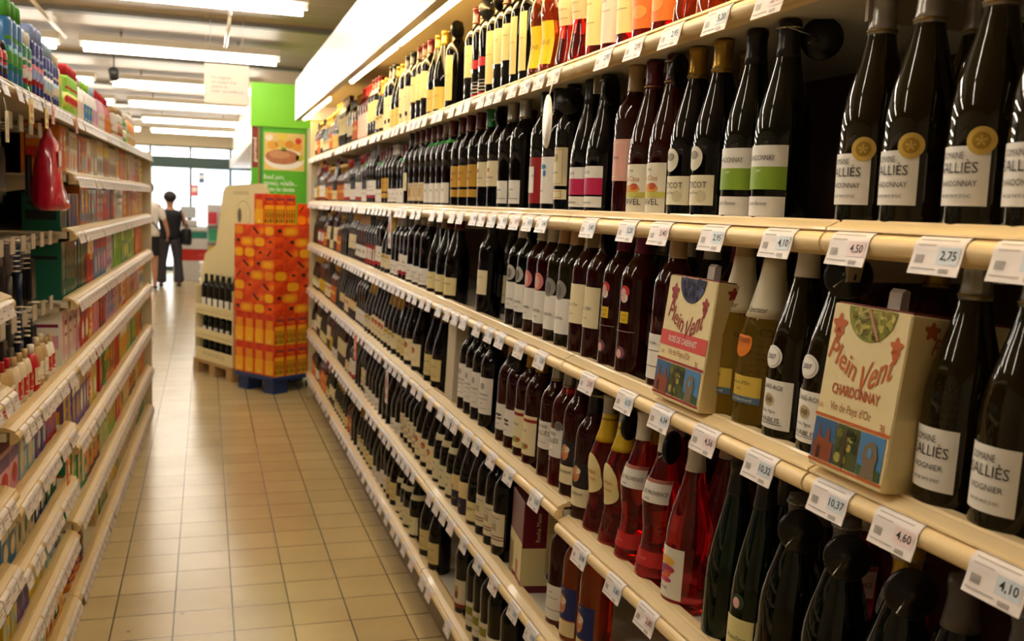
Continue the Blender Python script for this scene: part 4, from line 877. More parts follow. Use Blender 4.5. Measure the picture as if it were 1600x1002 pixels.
def fill(bn, zi, y0, y1, seq, h0, h1, wr, runs=(1, 2, 2, 3)):
    y = y0; i = 0; z = LS[bn][zi]
    while y < y1:
        kind, c1, c2, c3 = seq[i % len(seq)] if not callable(seq) else seq(); i += 1
        h = round(random.uniform(h0, h1), 2); wd = round(random.uniform(*wr), 2)
        for _ in range(random.choice(runs)):
            if y+wd > y1: break
            off = .055+(wd/2 if kind == 'aerosol can' else (.02 if kind != 'box' else 0))
            lput(bn, zi, y+wd/2, kind, c1, c2, c3, h, wd, off, random.uniform(-.05, .05)); y += wd+.007
        y += .006
# top shelf: aerosols near, then bottles and boxes
can = 'aerosol can'; bot = 'shampoo bottle'
y = LYof(0, .09, 1.85)-.16
TOPSEQ = [(can, '#c01c28', '#1f2f86', '#18181c', .13, .05, 2), (can, '#2f7ab8', '#2a9a90', '#4aa030', .25, .058, 3), (can, '#1f8a5c', '#c01c28', '#f2efe8', .20, .055, 2), (can, '#1f2f86', '#c01c28', '#9db4e8', .235, .055, 3), (can, '#1f2f86', '#f2efe8', '#a8c8e0', .21, .05, 3), (can, '#1f2f86', '#a8c8e0', '#e0d0b8', .20, .045, 2),
          (bot, '#e8c820', '#8fc840', '#f2efe8', .215, .07, 2), (can, '#8fc840', '#d8e070', '#c01c28', .20, .045, 5), (bot, '#f2efe8', '#e0d0b8', '#e8a8c8', .20, .08, 3), (bot, '#f2efe8', '#2f7ab8', '#8fc840', .20, .08, 3), (bot, '#f2efe8', '#e8a8c8', '#a8c8e0', .20, .08, 2), (bot, '#e8a8c8', '#f2efe8', '#c01c28', .205, .07, 3), (bot, '#d83a20', '#e88a20', '#c01c28', .20, .07, 3),
          (can, '#f2efe8', '#c8a878', '#f2efe8', .18, .055, 3), (can, '#f2efe8', '#c01c28', '#b89a6a', .19, .055, 4), (can, '#4aa030', '#f2efe8', '#f2efe8', .18, .05, 3), (bot, '#f2efe8', '#8fc840', '#f2efe8', .20, .06, 3), (bot, '#e88a20', '#b89a6a', '#f2efe8', .21, .07, 6), ('box', '#f2efe8', '#c01c28', '#1f8a5c', .18, .09, 2), ('box', '#1f8a5c', '#f2efe8', '#0c5a48', .19, .08, 6)]
i = 0
for kind, c1, c2, c3, h, wd, n in TOPSEQ:
    for _ in range(n):
        if y > 6.85: break
        bn = 'near' if y+wd/2 < 2.60 else ('mid' if y+wd/2 < 3.58 else 'far')
        lput(bn, 0, y+wd/2, kind, c1, c2, c3, h, wd, .06+wd/2*.9, random.uniform(-.05, .05)); y += wd+.006
    y += .006
warm = ['#c8a878', '#e88a20', '#d83a20', '#c01c28', '#e0d0b8', '#b89a6a', '#5a2c20', '#f2efe8', '#e8c820']
mix = ['#e8a8c8', '#f2efe8', '#7a5aa8', '#2f7ab8', '#c01c28', '#e88a20', '#d83a20', '#8a1c50', '#a8c8e0', '#e8c820']
grn = ['#4aa030', '#8fc840', '#1f8a5c', '#d8e070', '#d83a20', '#e88a20', '#5a2c20', '#8fc840']
def rb(pal, kind='box'): return lambda: (kind, *random.sample(pal, 3))
DARKS = ['#18181c', '#0c5a48', '#5a2c20', '#1f2f86', '#18181c', '#0c5a48']
fill('far', 1, 3.64, 4.3, rb(warm+mix), .16, .17, (.06, .08)); fill('far', 1, 4.3, 6.9, rb(warm), .16, .17, (.07, .10))
fill('far', 2, 3.64, 4.1, rb(DARKS), .12, .14, (.07, .08)); fill('far', 2, 4.1, 6.9, rb(mix+warm), .15, .165, (.07, .10))
fill('far', 3, 3.64, 4.3, rb(DARKS), .19, .21, (.07, .09)); fill('far', 3, 4.3, 5.2, rb(mix), .19, .21, (.08, .10)); fill('far', 3, 5.2, 6.3, rb(grn[:4]), .18, .2, (.09, .11)); fill('far', 3, 6.3, 6.9, rb(warm[:4]), .18, .2, (.09, .1))
fill('far', 4, 3.64, 4.3, rb(['#8a1c50', '#c01c28', '#e8a8c8', '#f2efe8']), .16, .19, (.08, .1)); fill('far', 4, 4.3, 6.9, rb(mix+warm), .17, .20, (.09, .12))
fill('far', 5, 3.64, 4.6, rb(['#e8c820', '#f2efe8', '#7a5aa8', '#c8a878']), .18, .22, (.08, .1)); fill('far', 5, 4.6, 6.9, rb(warm+grn), .20, .23, (.10, .13))
fill('far', 6, 3.64, 6.9, rb(['#e88a20', '#8fc840', '#e8c820', '#5a2c20', '#e0d0b8', '#1f8a5c', '#d83a20']), .20, .23, (.10, .13))
fill('far', 7, 3.64, 4.1, rb(['#e88a20', '#18181c', '#8a1c50'], bot), .20, .22, (.09, .10)); fill('far', 7, 4.4, 6.9, rb(['#e0d0b8', '#b89a6a', '#1f8a5c', '#c8a878', '#e8c820']), .18, .22, (.11, .14))
fill('mid', 1, 2.68, 3.55, rb(['#c8a878', '#e0d0b8', '#c01c28', '#f2efe8'], bot), .13, .16, (.06, .08)); 
fill('mid', 2, 2.66, 3.55, rb(['#7a5aa8', '#c01c28', '#e8a8c8', '#e0d0b8', '#a8c8e0']), .13, .15, (.08, .11))
fill('mid', 3, 2.66, 3.55, rb(['#0c5a48', '#1f2f86', '#f2efe8', '#e0d0b8', '#2f7ab8']), .13, .16, (.07, .10))
fill('mid', 4, 2.66, 3.55, rb(['#1f2f86', '#a8c8e0', '#8fc840', '#7a5aa8', '#e8c820']), .13, .16, (.07, .10))
fill('mid', 5, 2.66, 3.55, rb(['#0c5a48', '#e88a20', '#a8c8e0', '#f2efe8']), .15, .2, (.06, .09))
fill('near', 1, 1.5, 2.55, rb(['#2f7ab8', '#a8c8e0', '#1f2f86'], can), .19, .21, (.05, .06))
fill('near', 2, 1.5, 2.58, rb(['#1f2f86', '#a8c8e0', '#7a5aa8', '#f2efe8'], 'pack'), .17, .2, (.07, .1))
fill('near', 3, 1.5, 2.2, rb(['#f2efe8', '#a8c8e0', '#7a5aa8', '#e0d0b8'], 'pack'), .19, .22, (.08, .1)); fill('near', 3, 2.2, 2.58, rb(['#e0d0b8', '#c8a878', '#f2efe8']), .15, .18, (.08, .1))
fill('near', 4, 1.5, 2.58, rb(['#1f2f86', '#0c5a48', '#f2efe8', '#a8c8e0']), .13, .16, (.07, .10))
fill('near', 5, 1.5, 2.58, rb(['#e0d0b8', '#2f7ab8', '#f2efe8', '#a8c8e0', '#e88a20']), .14, .17, (.08, .11))
fill('near', 6, 1.5, 2.58, rb(['#2f7ab8', '#e88a20', '#a8c8e0', '#8fc840', '#f2efe8']), .15, .2, (.08, .11))
lprods.sort(key=lambda p: p[2])
KN = {'box': 'carton', 'pack': 'pouch', 'aerosol can': 'aerosol can', 'shampoo bottle': 'plastic bottle'}
for bn, zi, y, kind, c1, c2, c3, h, wd, off, yaw in lprods:
    side_ = {'far': 'far left bay', 'mid': 'middle left bay', 'near': 'near left bay'}[bn]
    if zi == 0: side_ = 'left gondola'
    sh_ = 'top' if zi == 0 else ('bottom' if zi == len(LS[bn])-1 else SN[zi])
    trim = CN[c3] if kind in ('aerosol can', 'shampoo bottle') else CN[c2]
    desc = '%s %s with %s %s' % (CN[c1], KN[kind], trim, {'box': 'panel', 'pack': 'panel', 'aerosol can': 'cap', 'shampoo bottle': 'cap'}[kind])
    key = (desc, sh_, side_); n = lcount.get(key, 0); lcount[key] = n+1
    t = thing({'box': 'product_carton', 'pack': 'refill_pouch', 'aerosol can': 'aerosol_can', 'shampoo bottle': 'toiletry_bottle'}[kind], '%s %s on the %s shelf, %s' % (ORD[n], desc, sh_, side_), KN[kind].split()[-1] if kind != 'shampoo bottle' else 'bottle',
              Lpt(y, off, LS[bn][zi]-.0135), LANG+yaw, '%s, %s shelf, %s' % (desc, sh_, side_))
    for nm_, me in product(kind, c1, c2, c3, h, wd): objm(nm_, me, t)

# hooks with hanging goods in the middle and near bays
def hook(y, z, L_=.30):
    return tag(MB().rod((0, 0, 0), (L_, 0, .0), .003, METAL, 6).rod((L_, 0, 0), (L_+.004, 0, .02), .003, METAL, 6).build('display_hook', None, Lpt(y, LDEP+.018, z), LANG), 'metal display hook at %s height in the dark hanging section, %s' % ('upper' if z > 1.5 else 'lower', ''), 'hook')
hk = 0
HK = []
for z, nmz in ((1.66, 'upper'), (1.33, 'middle'), (1.12, 'lower')):
    for j, y in enumerate((2.72, 2.86, 3.0, 3.14, 3.28, 3.42)):
        o = hook(y, z); o['label'] = '%s metal display hook of the %s row in the left hanging section' % (ORD[j], nmz); o['group'] = 'display hooks, %s row' % nmz
        # price plate at the hook front
        q = MB().box((.305, -.028, -.022), (.308, .028, .022), mat('#b9b0a2', .4)); q.build('price_plate', o)
        HK.append((z, j, y))
def hang(name, label, cat, y, off, z, parts, yaw=0):
    t = thing(name, label, cat, Lpt(y, off, z), LANG+yaw)
    for nm_, q in parts: q.build(nm_, t)
    return t
def brush(c):
    q = MB(); q.rod((0, 0, -.20), (0, 0, -.10), .008, mat(c, .3), 12, .011); p = MB(); p.lathe([(.010, -.10), (.026, -.085), (.028, -.02), (.012, 0)], mat(c, .35), 16, Matrix.Diagonal((.45, 1, 1, 1)))
    b_ = MB()
    for i in range(5):
        for j in range(3): b_.rod((.012, (j-1)*.013, -.085+i*.015), (.03, (j-1)*.014, -.085+i*.015), .0015, mat('#d8d0c0', .5), 4)
    return [('handle', q), ('brush_head', p), ('bristles', b_)]
def card(w_, h_, c1, c2, c3):
    q = MB(); q.box((-.002, -w_/2, -h_), (.001, w_/2, 0), mat(c1, .4)); p = MB(); p.grid(lambda u, v: (.0016, u, v), -w_*.42, w_*.42, -h_*.22, -h_*.05, mat(c2, .4), 1)
    p.blob(lambda u, v: (.002, u, v), 0, -h_*.6, (w_*.28, h_*.25), mat(c3, .4), 16, 2); b_ = MB().box((.001, -w_*.33, -h_*.9), (.018, w_*.33, -h_*.3), mat(c3, .15, trans=.3), bev=.004)
    return [('card', q), ('print', p), ('blister', b_)]
i = 0
HG = [('blue-handled hairbrush', 'hairbrush', lambda: brush('#1f2f56')), ('grey hairbrush', 'hairbrush', lambda: brush('#55504e')), ('black card pack with pink print', 'hair_accessory_pack', lambda: card(.07, .20, '#18181c', '#e8a8c8', '#3a3034')), ('plum card pack', 'hair_accessory_pack', lambda: card(.07, .16, '#8a1c50', '#f2efe8', '#b03a6a')),
      ('grey-white blister card', 'hair_accessory_pack', lambda: card(.08, .20, '#cfc8c0', '#8a1c50', '#a09890')), ('black blister card', 'hair_accessory_pack', lambda: card(.07, .22, '#1c1a1c', '#c8c0b8', '#2c2a30'))]
hc = {}
for z, j, y in HK:
    if z == 1.66 and j in (3, 4): continue
    for off in (.12, .20):
        d_, nm_, fn = HG[(i*5+j) % 6] if z != 1.66 else HG[(0, 1, 2, 5, 5, 5)[j]]; i += 1
        row_ = {1.66: 'upper', 1.33: 'middle', 1.12: 'lower'}[z]; key = (d_, row_, off); n = hc.get(key, 0); hc[key] = n+1
        hang(nm_, '%s %s on the %s %s hooks, left hanging section' % (ORD[n], d_, 'front of' if off < .15 else 'back of', row_), 'hairbrush' if 'brush' in d_ else 'pack', y, off, z-.004, fn(), random.uniform(-.3, .3))
# red net bag
p = onX(80, 200, LX(3.05)-.06); 
q = MB(); n = 16; prof = [(.014, 0), (.022, -.02), (.046, -.045), (.064, -.10), (.082, -.18), (.098, -.225), (.102, -.245), (.070, -.258)]
vs = []; 
for k_, (r, z) in enumerate(prof):
    for i in range(n): a = 2*PI*i/n; rr = r*(1+.16*math.sin(3*a+k_)+.10*math.sin(7*a+.6*k_)); vs.append((rr*.5*math.cos(a), rr*math.sin(a)+.006*k_, z*1.0))
fs = [(k_*n+i, k_*n+(i+1) % n, (k_+1)*n+(i+1) % n, (k_+1)*n+i) for k_ in range(len(prof)-1) for i in range(n)]+[tuple(range((len(prof)-1)*n, len(prof)*n))]
q.add(vs, fs, mat('#d01a3c', .22, noise=.3, nscale=60, coat=.6), True)
hang('red_net_bag', 'bright red plastic bag of sponges hanging in the left section', 'bag', 3.36, .045, 1.675, [('bag_body', q), ('knot', MB().lathe([(.02, 0), (.012, .012), (.02, .025)], mat('#8a1024', .3), 12)), ('price_card', MB().box((.034, -.02, -.12), (.036, .02, -.07), mat('#e6d0d0', .4)))])
# talkers on the left gondola
def ltalk(px, py, w_, h_, c, label, off=-.016):
    y = LYof(px, off, onX(px, py, -.42).z); P = onX(px, py, LX(y)-off)
    t = thing('shelf_talker', label, 'tag', (LX(P.y)-off, P.y, P.z), LANG)
    q = MB().box((-.001, -w_/2, -h_/2), (.001, w_/2, h_/2), mat(c[0], .4)); q.build('card', t)
    q = MB(); f = lambda u, v: (.0016, u, v); q.blob(f, 0, h_*.1, (w_*.3, h_*.2), mat(c[1], .4), 16, 2); q.grid(f, -w_*.3, w_*.3, -h_*.38, -h_*.22, mat(c[1], .4), 1); q.build('print', t)
    MB().rod((0, 0, h_/2), (-.006, 0, h_/2+.03), .0012, mat('#e8e0d0', .4), 5).build('clip', t)
ltalk(141, 497, .055, .075, ('#d8301c', '#f0d0b8'), 'upper of two red oblong shelf talkers on the left gondola')
ltalk(140, 601, .055, .085, ('#d8301c', '#f0d0b8'), 'lower of two red oblong shelf talkers on the left gondola')
ltalk(107, 737, .05, .08, ('#d85a28', '#f0d0b8'), 'orange oblong talker low down at the near left shelves')
ltalk(142, 392, .04, .06, ('#e8b41c', '#c03a1c'), 'small yellow tag under the third shelf of the far left bay')
ltalk(95, 944, .045, .06, ('#f0b81c', '#d83a1c'), 'yellow and red burst tag near the bottom left shelves')
ltalk(236, 471, .09, .09, ('#e8a01c', '#c87a1c'), 'round amber tag at the far end of the toiletries gondola')
ltalk(49, 174, .055, .062, ('#e8cc5a', '#c85a2c'), 'larger of two pale yellow tags below the top left shelf')
ltalk(73, 185, .045, .055, ('#e8d06a', '#c85a2c'), 'smaller of two pale yellow tags below the top left shelf')
ltalk(83, 180, .04, .05, ('#e8a07a', '#c84a2c'), 'salmon tag just beyond the yellow tags, top left shelf')
ltalk(120, 196, .04, .05, ('#e8a88a', '#c84a2c'), 'salmon tag farthest along the rail of the top left shelf')
ltalk(11, 198, .03, .07, ('#e0d0b0', '#b8a888'), 'pale long card hanging at the upper left edge')

# ============================================================ end of the aisle
# orange carton stack on a blue pallet
A0 = Vector((.487, 7.43)); dl = Vector((-.265, .361)).normalized(); dr = Vector((dl.y, -dl.x))  # along left face, along right face
if dr.x < 0: dr = -dr
ang = math.atan2(dr.y, dr.x)
t = thing('blue_pallet', 'blue plastic pallet carrying the orange carton stack', 'pallet', (A0.x, A0.y, 0), ang)   # local x along right face, local y along left face
BL = mat('#14306e', .35)
Lx, Ly = .60, .46
MB().box((0, 0, .10), (Lx, Ly, .135), BL, bev=.004).build('deck', t)
for fx in (.02, Lx-.16):
    for fy in (.02, Ly-.14): MB().box((fx, fy, 0), (fx+.14, fy+.12, .10), BL, bev=.003).build('foot', t)
T0 = Matrix.Translation((A0.x, A0.y, 0)) @ Matrix.Rotation(ang, 4, 'Z')
ORM = bpy.data.materials.new('orange_carton'); ORM.use_nodes = True; nt = ORM.node_tree; b = nt.nodes['Principled BSDF']
tc = nt.nodes.new('ShaderNodeTexCoord'); n_ = nt.nodes.new('ShaderNodeTexNoise'); n_.inputs['Scale'].default_value = 9; rp = nt.nodes.new('ShaderNodeValToRGB')
rp.color_ramp.elements[0].position = .35; rp.color_ramp.elements[0].color = hexc('#c8240c'); rp.color_ramp.elements[1].position = .65; rp.color_ramp.elements[1].color = hexc('#ee5a10')
nt.links.new(tc.outputs['Object'], n_.inputs['Vector']); nt.links.new(n_.outputs['Fac'], rp.inputs['Fac']); nt.links.new(rp.outputs['Color'], b.inputs['Base Color']); b.inputs['Roughness'].default_value = .35
YEL = mat('#f2b01c', .35, noise=.15, nscale=14); YEL2 = mat('#e8901c', .35, noise=.1, nscale=14); BLK = mat('#2a1810', .4); GRN = mat('#5a8a20', .4); REDC = mat('#d02c14', .35)
def tall_carton():
    w_, d_, h_ = .100, .115, .235
    q = MB().box((0, 0, 0), (w_, d_, h_), ORM, bev=.0015); out = [('carton', q.mesh('carton'))]
    q = MB(); f = lambda u, v: (u, -.0007, v); f2 = lambda u, v: (u, -.0013, v)
    q.grid(f, .004, w_-.004, .004, .15, YEL, 1)
    for i in range(4):
        u = .016+i*.023; q.blob(f2, u, .075, (.006, .030), BLK, 12, 2); q.blob(f2, u, .112, .006, BLK, 10, 1); q.grid(f2, u-.008, u+.006, .018, .045, GRN if i % 2 else BLK, 1)
    q.grid(f2, .012, w_-.012, .19, .205, mat('#7a3450', .4), 1); q.grid(f2, .02, w_-.02, .17, .178, YEL2, 1); out.append(('front_print', q.mesh('front_print')))
    q = MB(); g = lambda u, v: (-.0007, u, v); q.grid(g, .010, d_-.010, .010, .12, YEL, 1); q.grid(g, .018, d_-.018, .12, .19, YEL2, 1); q.blob(lambda u, v: (-.0013, u, v), d_*.5, .03, .008, mat('#f0e0b0', .4), 10, 1)
    out.append(('side_print', q.mesh('side_print'))); return out
def panel(q, fn, u0, u1, v0, v1, m):
    ru, rv = (u1-u0)/2, (v1-v0)/2
    q.blob(fn, (u0+u1)/2, (v0+v1)/2, lambda t_: 1/((abs(math.cos(t_))/ru)**3.2+(abs(math.sin(t_))/rv)**3.2)**(1/3.2), m, 28, 2)
def flat_carton(v):
    w_, d_, h_ = .235, .112, .0835
    q = MB().box((0, 0, 0), (w_, d_, h_), ORM, bev=.0015); out = [('carton', q.mesh('carton'))]
    q = MB(); f = lambda u, z: (u, -.0007, z); f2 = lambda u, z: (u, -.0013, z)
    if v == 0: panel(q, f, .008, .12, .008, .074, YEL); q.blob(f2, .19, .045, (.02, .010), BLK, 10, 1)
    elif v == 1: q.poly(f2, [(.10, .06), (.12, .068), (.18, .022), (.16, .014)], BLK); q.grid(f, .19, .23, .02, .06, YEL2, 1)
    else: panel(q, f, .08, .228, .006, .074, YEL2); panel(q, f2, .11, .20, .02, .060, YEL); q.blob(f2, .05, .045, (.022, .014), BLK, 10, 1)
    out.append(('front_print', q.mesh('front_print')))
    q = MB(); g = lambda u, z: (-.0007, u, z); g2 = lambda u, z: (-.0013, u, z)
    if v != 1: panel(q, g, .008, d_-.008, .008, .074, YEL if v else YEL2)
    else: q.poly(g2, [(.03, .06), (.04, .066), (.085, .024), (.075, .016)], BLK)
    out.append(('side_print', q.mesh('side_print'))); return out
TCM = tall_carton(); FCM = [flat_carton(v) for v in range(3)]
def place_c(name, parts, M, label, grp):
    t = thing(name, label, 'carton', group=grp); t.matrix_world = T0 @ M
    for nm_, me in parts: objm(nm_, me, t)
z = .1355
for lay in range(2):
    n = 0
    for ix in range(5):
        for iy in range(4):
            if ix > 0 and iy > 0 and ix < 4: continue
            side_ = 'aisle side' if ix == 0 else ('shelf side' if iy == 0 else 'hidden side')
            place_c('snack_carton', TCM, Matrix.Translation((.01+ix*.112, .003+iy*.118, z)), 'tall orange carton %s in the %s layer of the pallet stack, %s' % (['one', 'two', 'three', 'four', 'five'][ix if ix else iy]+' from corner', ['lowest', 'second'][lay], side_), 'tall orange cartons, %s layer' % ['lowest', 'second'][lay])
    z += .2362
for lay in range(8):
    sh_ = (lay % 2)
    lname = ORD[lay].replace('nearest', 'lowest')
    side_m = lambda y_: Matrix.Translation((random.uniform(0, .004), y_+.235, z)) @ Matrix.Rotation(-PI/2, 4, 'Z')
    if sh_ == 0:
        items = [('near', side_m(0.), 'aisle side'), ('far', side_m(.238), 'aisle side'), ('near', Matrix.Translation((.119, .001, z)), 'shelf side'), ('far', Matrix.Translation((.357, .003, z)), 'shelf side'), ('near', Matrix.Translation((.119, .118, z)), 'inner row'), ('far', Matrix.Translation((.357, .118, z)), 'inner row')]
    else:
        items = [('near', Matrix.Translation((0., .002, z)), 'shelf side'), ('far', Matrix.Translation((.238, .001, z)), 'shelf side'), ('near', side_m(.118), 'aisle side'), ('near', Matrix.Translation((.119, .118, z)), 'inner row'), ('far', Matrix.Translation((.002, .357, z)), 'aisle side end')]
    for k_, (nf, M, sd) in enumerate(items):
        place_c('snack_carton', FCM[(lay*2+k_*2+k_//2) % 3], M, '%s flat orange carton of the %s, flat layer %s of the stack' % (nf, sd, lname), 'flat orange cartons, layer %d' % (lay+1))
    z += .0843
for i in range(3):
    place_c('snack_carton', TCM, Matrix.Translation((.0+i*.103, .12, z)), '%s small upright orange carton on top of the pallet stack' % ['leftmost', 'middle', 'rightmost'][i], 'upright orange cartons on top')
for i in range(2):
    place_c('snack_carton', FCM[i], Matrix.Translation((.33+.0*i, .02, z+i*.0843)), '%s flat orange carton on the right top of the pallet stack' % ['lower', 'upper'][i], 'flat cartons on top right')

# beige bottle display on a wooden pallet
B0 = Vector((.27, 7.99)); bl_ = Vector((-.107-.199, 8.637-8.001)).normalized()
bang = math.atan2(-bl_.x, bl_.y)           # local y runs along bl_
Bl = 0.70; Bw = .36
t = thing('wooden_pallet', 'small wooden pallet under the beige bottle display', 'pallet', (B0.x-.07, B0.y, 0), bang)
WD = mat('#a8865a', .6, noise=.15, nscale=12)
MB().box((0, 0, .09), (Bw, Bl, .115), WD).build('top_boards', t)
for j in range(3): MB().box((0, j*(Bl-.1)/2, .0), (Bw, j*(Bl-.1)/2+.10, .09), WD).build('block', t)
BG = mat('#e0d2a4', .5, noise=.04, nscale=10)
base = Vector((B0.x-.07, B0.y))
t = thing('bottle_display', 'beige cardboard bottle display with tall curved header beside the orange stack', 'display', (base.x, base.y, .1155), bang)
c = .012
MB().box((c, c, 0), (Bw-c, Bl-c, .012), BG).build('base_tray', t)
MB().box((c, Bl-c-.012, .012), (Bw-c, Bl-c, .62), BG).build('end_wall', t)
MB().box((c, c, .012), (Bw-c, c+.012, .62), BG).build('end_wall', t)
MB().box((Bw-c-.012, c+.012, .012), (Bw-c, Bl-c-.012, .62), BG).build('rear_wall', t)
zs = [0.012, .215, .42]
for j, z in enumerate(zs):
    if j: MB().box((c, c+.012, z-.012), (Bw-c-.012, Bl-c-.012, z), BG).build('shelf', t)
    q = MB().box((c, c+.012, z if j == 0 else z-.035), (c+.010, Bl-c-.012, z+(.085 if j == 0 else .045)), BG)
    if j == 0: q.text(lambda u, v: (c-.0008, -u, v), 'VIGNOBLES', -Bl/2, z+.045, .05, mat('#a8946a', .5), width=.4)
    q.build('front_lip', t)
# slanted header: two-part panel
q = MB(); 
ca_, sa_ = math.cos(bang), math.sin(bang)
def hpt(px, py):       # where a pixel meets the header plane (local x = .17)
    d = ray(px, py); ox, oy = base.x+.17*ca_, base.y+.17*sa_; k_ = (ox*ca_+oy*sa_)/(d.x*ca_+d.y*sa_)
    P = (d.x*k_, d.y*k_, H+d.z*k_); return (-(P[0]-ox)*sa_+(P[1]-oy)*ca_, P[2]-.1155)
hp = [hpt(*p_) for p_ in ((313, 452), (322, 396), (339, 384), (350, 302), (353, 293), (358, 290), (408, 287), (415, 290), (419, 300), (424, 452))]
vs = [(.16, y_, z_) for y_, z_ in hp]+[(.18, y_, z_) for y_, z_ in hp]; n = len(hp)
q.add(vs, [tuple(range(n)), tuple(range(2*n-1, n-1, -1))]+[((i+1) % n, i, n+i, n+(i+1) % n) for i in range(n)], BG)
ht = hpt(378, 302); hc_ = hpt(382, 335)
f = lambda u, v: (.1592, -u, v)
q.text(f, 'VIGNERONS', -ht[0], ht[1], .04, mat('#a89a7c', .5), width=.26)
q.blob(f, -hc_[0], hc_[1], (.125, .11), mat('#b8ac88', .5), 28, 4); q.blob(lambda u, v: (.1586, -u, v), -hc_[0], hc_[1], (.118, .103), BG, 28, 4)
q.blob(lambda u, v: (.1580, -u, v), -hc_[0]-.06, hc_[1]-.01, (.035, .06), mat('#6a6450', .5), 14, 2); q.build('header_panel', t)
TB = Matrix.Translation((base.x, base.y, .1155)) @ Matrix.Rotation(bang, 4, 'Z')
n = 0
for j, z in enumerate(zs):
    for r_ in range(2 if j == 2 else 1):
        for i in range(6):
            k_ = 'blka'; body, cap, labs = kind_meshes(k_); sc = .62 if j < 2 else 1
            t2 = thing('wine_bottle', '%s black bottle, %s tier%s of the beige display' % (ORD[i], ['lowest', 'middle', 'top'][j], ['', ' back row'][r_]), 'bottle', group='bottles on the beige display, %s tier%s' % (['lowest', 'middle', 'top'][j], ['', ' back row'][r_]))
            t2.matrix_world = TB @ Matrix.Translation((.075+r_*.10, .09+i*.104, z+.001)) @ Matrix.Diagonal((sc*1.0+.15*(j < 2), sc+.15*(j < 2), sc, 1))
            objm('bottle_glass', body, t2); objm('capsule', cap, t2)
            for nm_, me in labs: objm(nm_, me, t2)

# green meat department wall and poster
GR = mat('#84d82c', .45)
o = MB().box((.385, 9.2, 2.13), (1.9, 9.35, 2.52), GR).build('green_fascia'); tag(o, 'bright green fascia board above the food poster', 'fascia')
o = MB().box((.395, 9.22, 0), (1.9, 9.35, 2.128), mat('#58b41c', .45)).build('green_end_wall')
t = thing('food_poster', 'green food poster with meat dish photo and white lettering', 'poster', (.395, 9.21, 0))
o.name = 'panel'; o.parent = t; o.location = (-.395, -9.21, 0)
def PX(px, py): v = onY(px, py, 9.2); return v.x-.395, v.z
f = lambda u, v: (u, .0092, v); f2 = lambda u, v: (u, .0086, v); f3 = lambda u, v: (u, .0080, v); f4 = lambda u, v: (u, .0074, v)
x0, zt_ = PX(394, 197); x1, zb_ = PX(403, 262)
q = MB(); q.grid(f, .002, x1, zb_, zt_, mat('#8a2c24', .45), 1)
q.text(lambda u, v: f2((.002+x1)/2-v, zb_+.16+u), 'gourmand', 0, 0, .045, mat('#e8dcd0', .5), width=.22, bold=.02); q.build('red_strip', t)
q = MB(); q.grid(f, x1+.003, x1+.014, .3, zt_, mat('#a8742c', .4), 1); q.grid(f, x1+.014, x1+.04, .3, zt_, mat('#3a7a3c', .45), 1); q.build('edge_strips', t)
a = PX(413, 206); b_ = PX(476, 268)
q = MB(); u0_, u1_, v1_, v0_ = a[0], b_[0], a[1], b_[1]; W_ = u1_-u0_; H_ = v1_-v0_
q.grid(f, u0_, u1_, v0_, v1_, mat('#e8c878', .4, noise=.2, nscale=12), 1)
q.blob(f2, u0_+W_*.5, v0_+H_*.30, (W_*.49, H_*.27), mat('#efe8dc', .4), 28, 3)
q.blob(f3, u0_+W_*.45, v0_+H_*.36, (W_*.42, H_*.20), mat('#b8744a', .5, noise=.35, nscale=35), 28, 3)
q.blob(f4, u0_+W_*.38, v0_+H_*.42, (W_*.26, H_*.10), mat('#cf9468', .5, noise=.3, nscale=45), 20, 2)
for u, v, r_, c_ in ((.20, .66, .13, '#e8a83c'), (.40, .72, .12, '#e8b84a'), (.62, .70, .12, '#d8902c'), (.82, .64, .12, '#e8a030'), (.88, .35, .10, '#c8c83c'), (.48, .56, .07, '#8aa82c'), (.12, .86, .09, '#f2e8d0'), (.45, .90, .10, '#e8d040')):
    q.blob(f3, u0_+W_*u, v0_+H_*v, (r_*W_, r_*W_*.85), mat(c_, .45), 16, 2)
q.blob(f4, u0_+W_*.84, v0_+H_*.80, W_*.08, mat('#d83a20', .4), 14, 2); q.build('dish_photo', t)
q = MB()
for i, s_ in enumerate(('Boeuf, porc,', 'agneau, volaille...', 'toutes les viandes', 'sont de saison')):
    wd_ = (.50, .82, .76, .66)[i]*W_; q.text(f, s_, u0_+wd_/2, PX(413, 276)[1]-i*.055, .06, mat('#dff0d0', .5), width=wd_, bold=.015)
q.build('lettering', t)
# cream pillar between poster and gondola
o = MB().box((.885, 9.0, 0), (1.3, 9.19, 2.125), mat('#ddd2b4', .5)).build('cream_pillar'); tag(o, 'cream pillar between food poster and wine gondola end', 'pillar')

# white bulkhead and chiller beyond
o = MB().box((.50, 11.2, 2.24), (2.4, YF-.02, ZC-.002), mat('#f1ede6', .5)).build('trim_9'); struct(o)
t = thing('wall_chiller', 'long white wall chiller with sloping lit canopy beyond the green poster', 'chiller', (.42, 9.5, 0))
q = MB().prism([(0, 2.02), (0, 2.17), (.7, 2.2), (.7, 2.05)], 0, 9.5, mat('#f4f1ee', .35)); q.build('canopy', t)
q = MB(); f = lambda u, v: (-.0008, -u, v); q.blob(f, -1.6, 2.09, (.28, .045), mat('#d88a94', .4), 18, 2); q.build('canopy_logo', t)
MB().box((.6, 0, 0), (.7, 9.5, 2.02), mat('#e8d8d0', .5)).build('back_wall', t)
MB().box((.0, 0, 0), (.6, 9.5, .5), mat('#e4dcd4', .4)).build('lower_tank', t)
for z in (.9, 1.2, 1.5): MB().box((.15, 0, z), (.6, 9.5, z+.02), WHITE).build('shelf', t)
j = 0
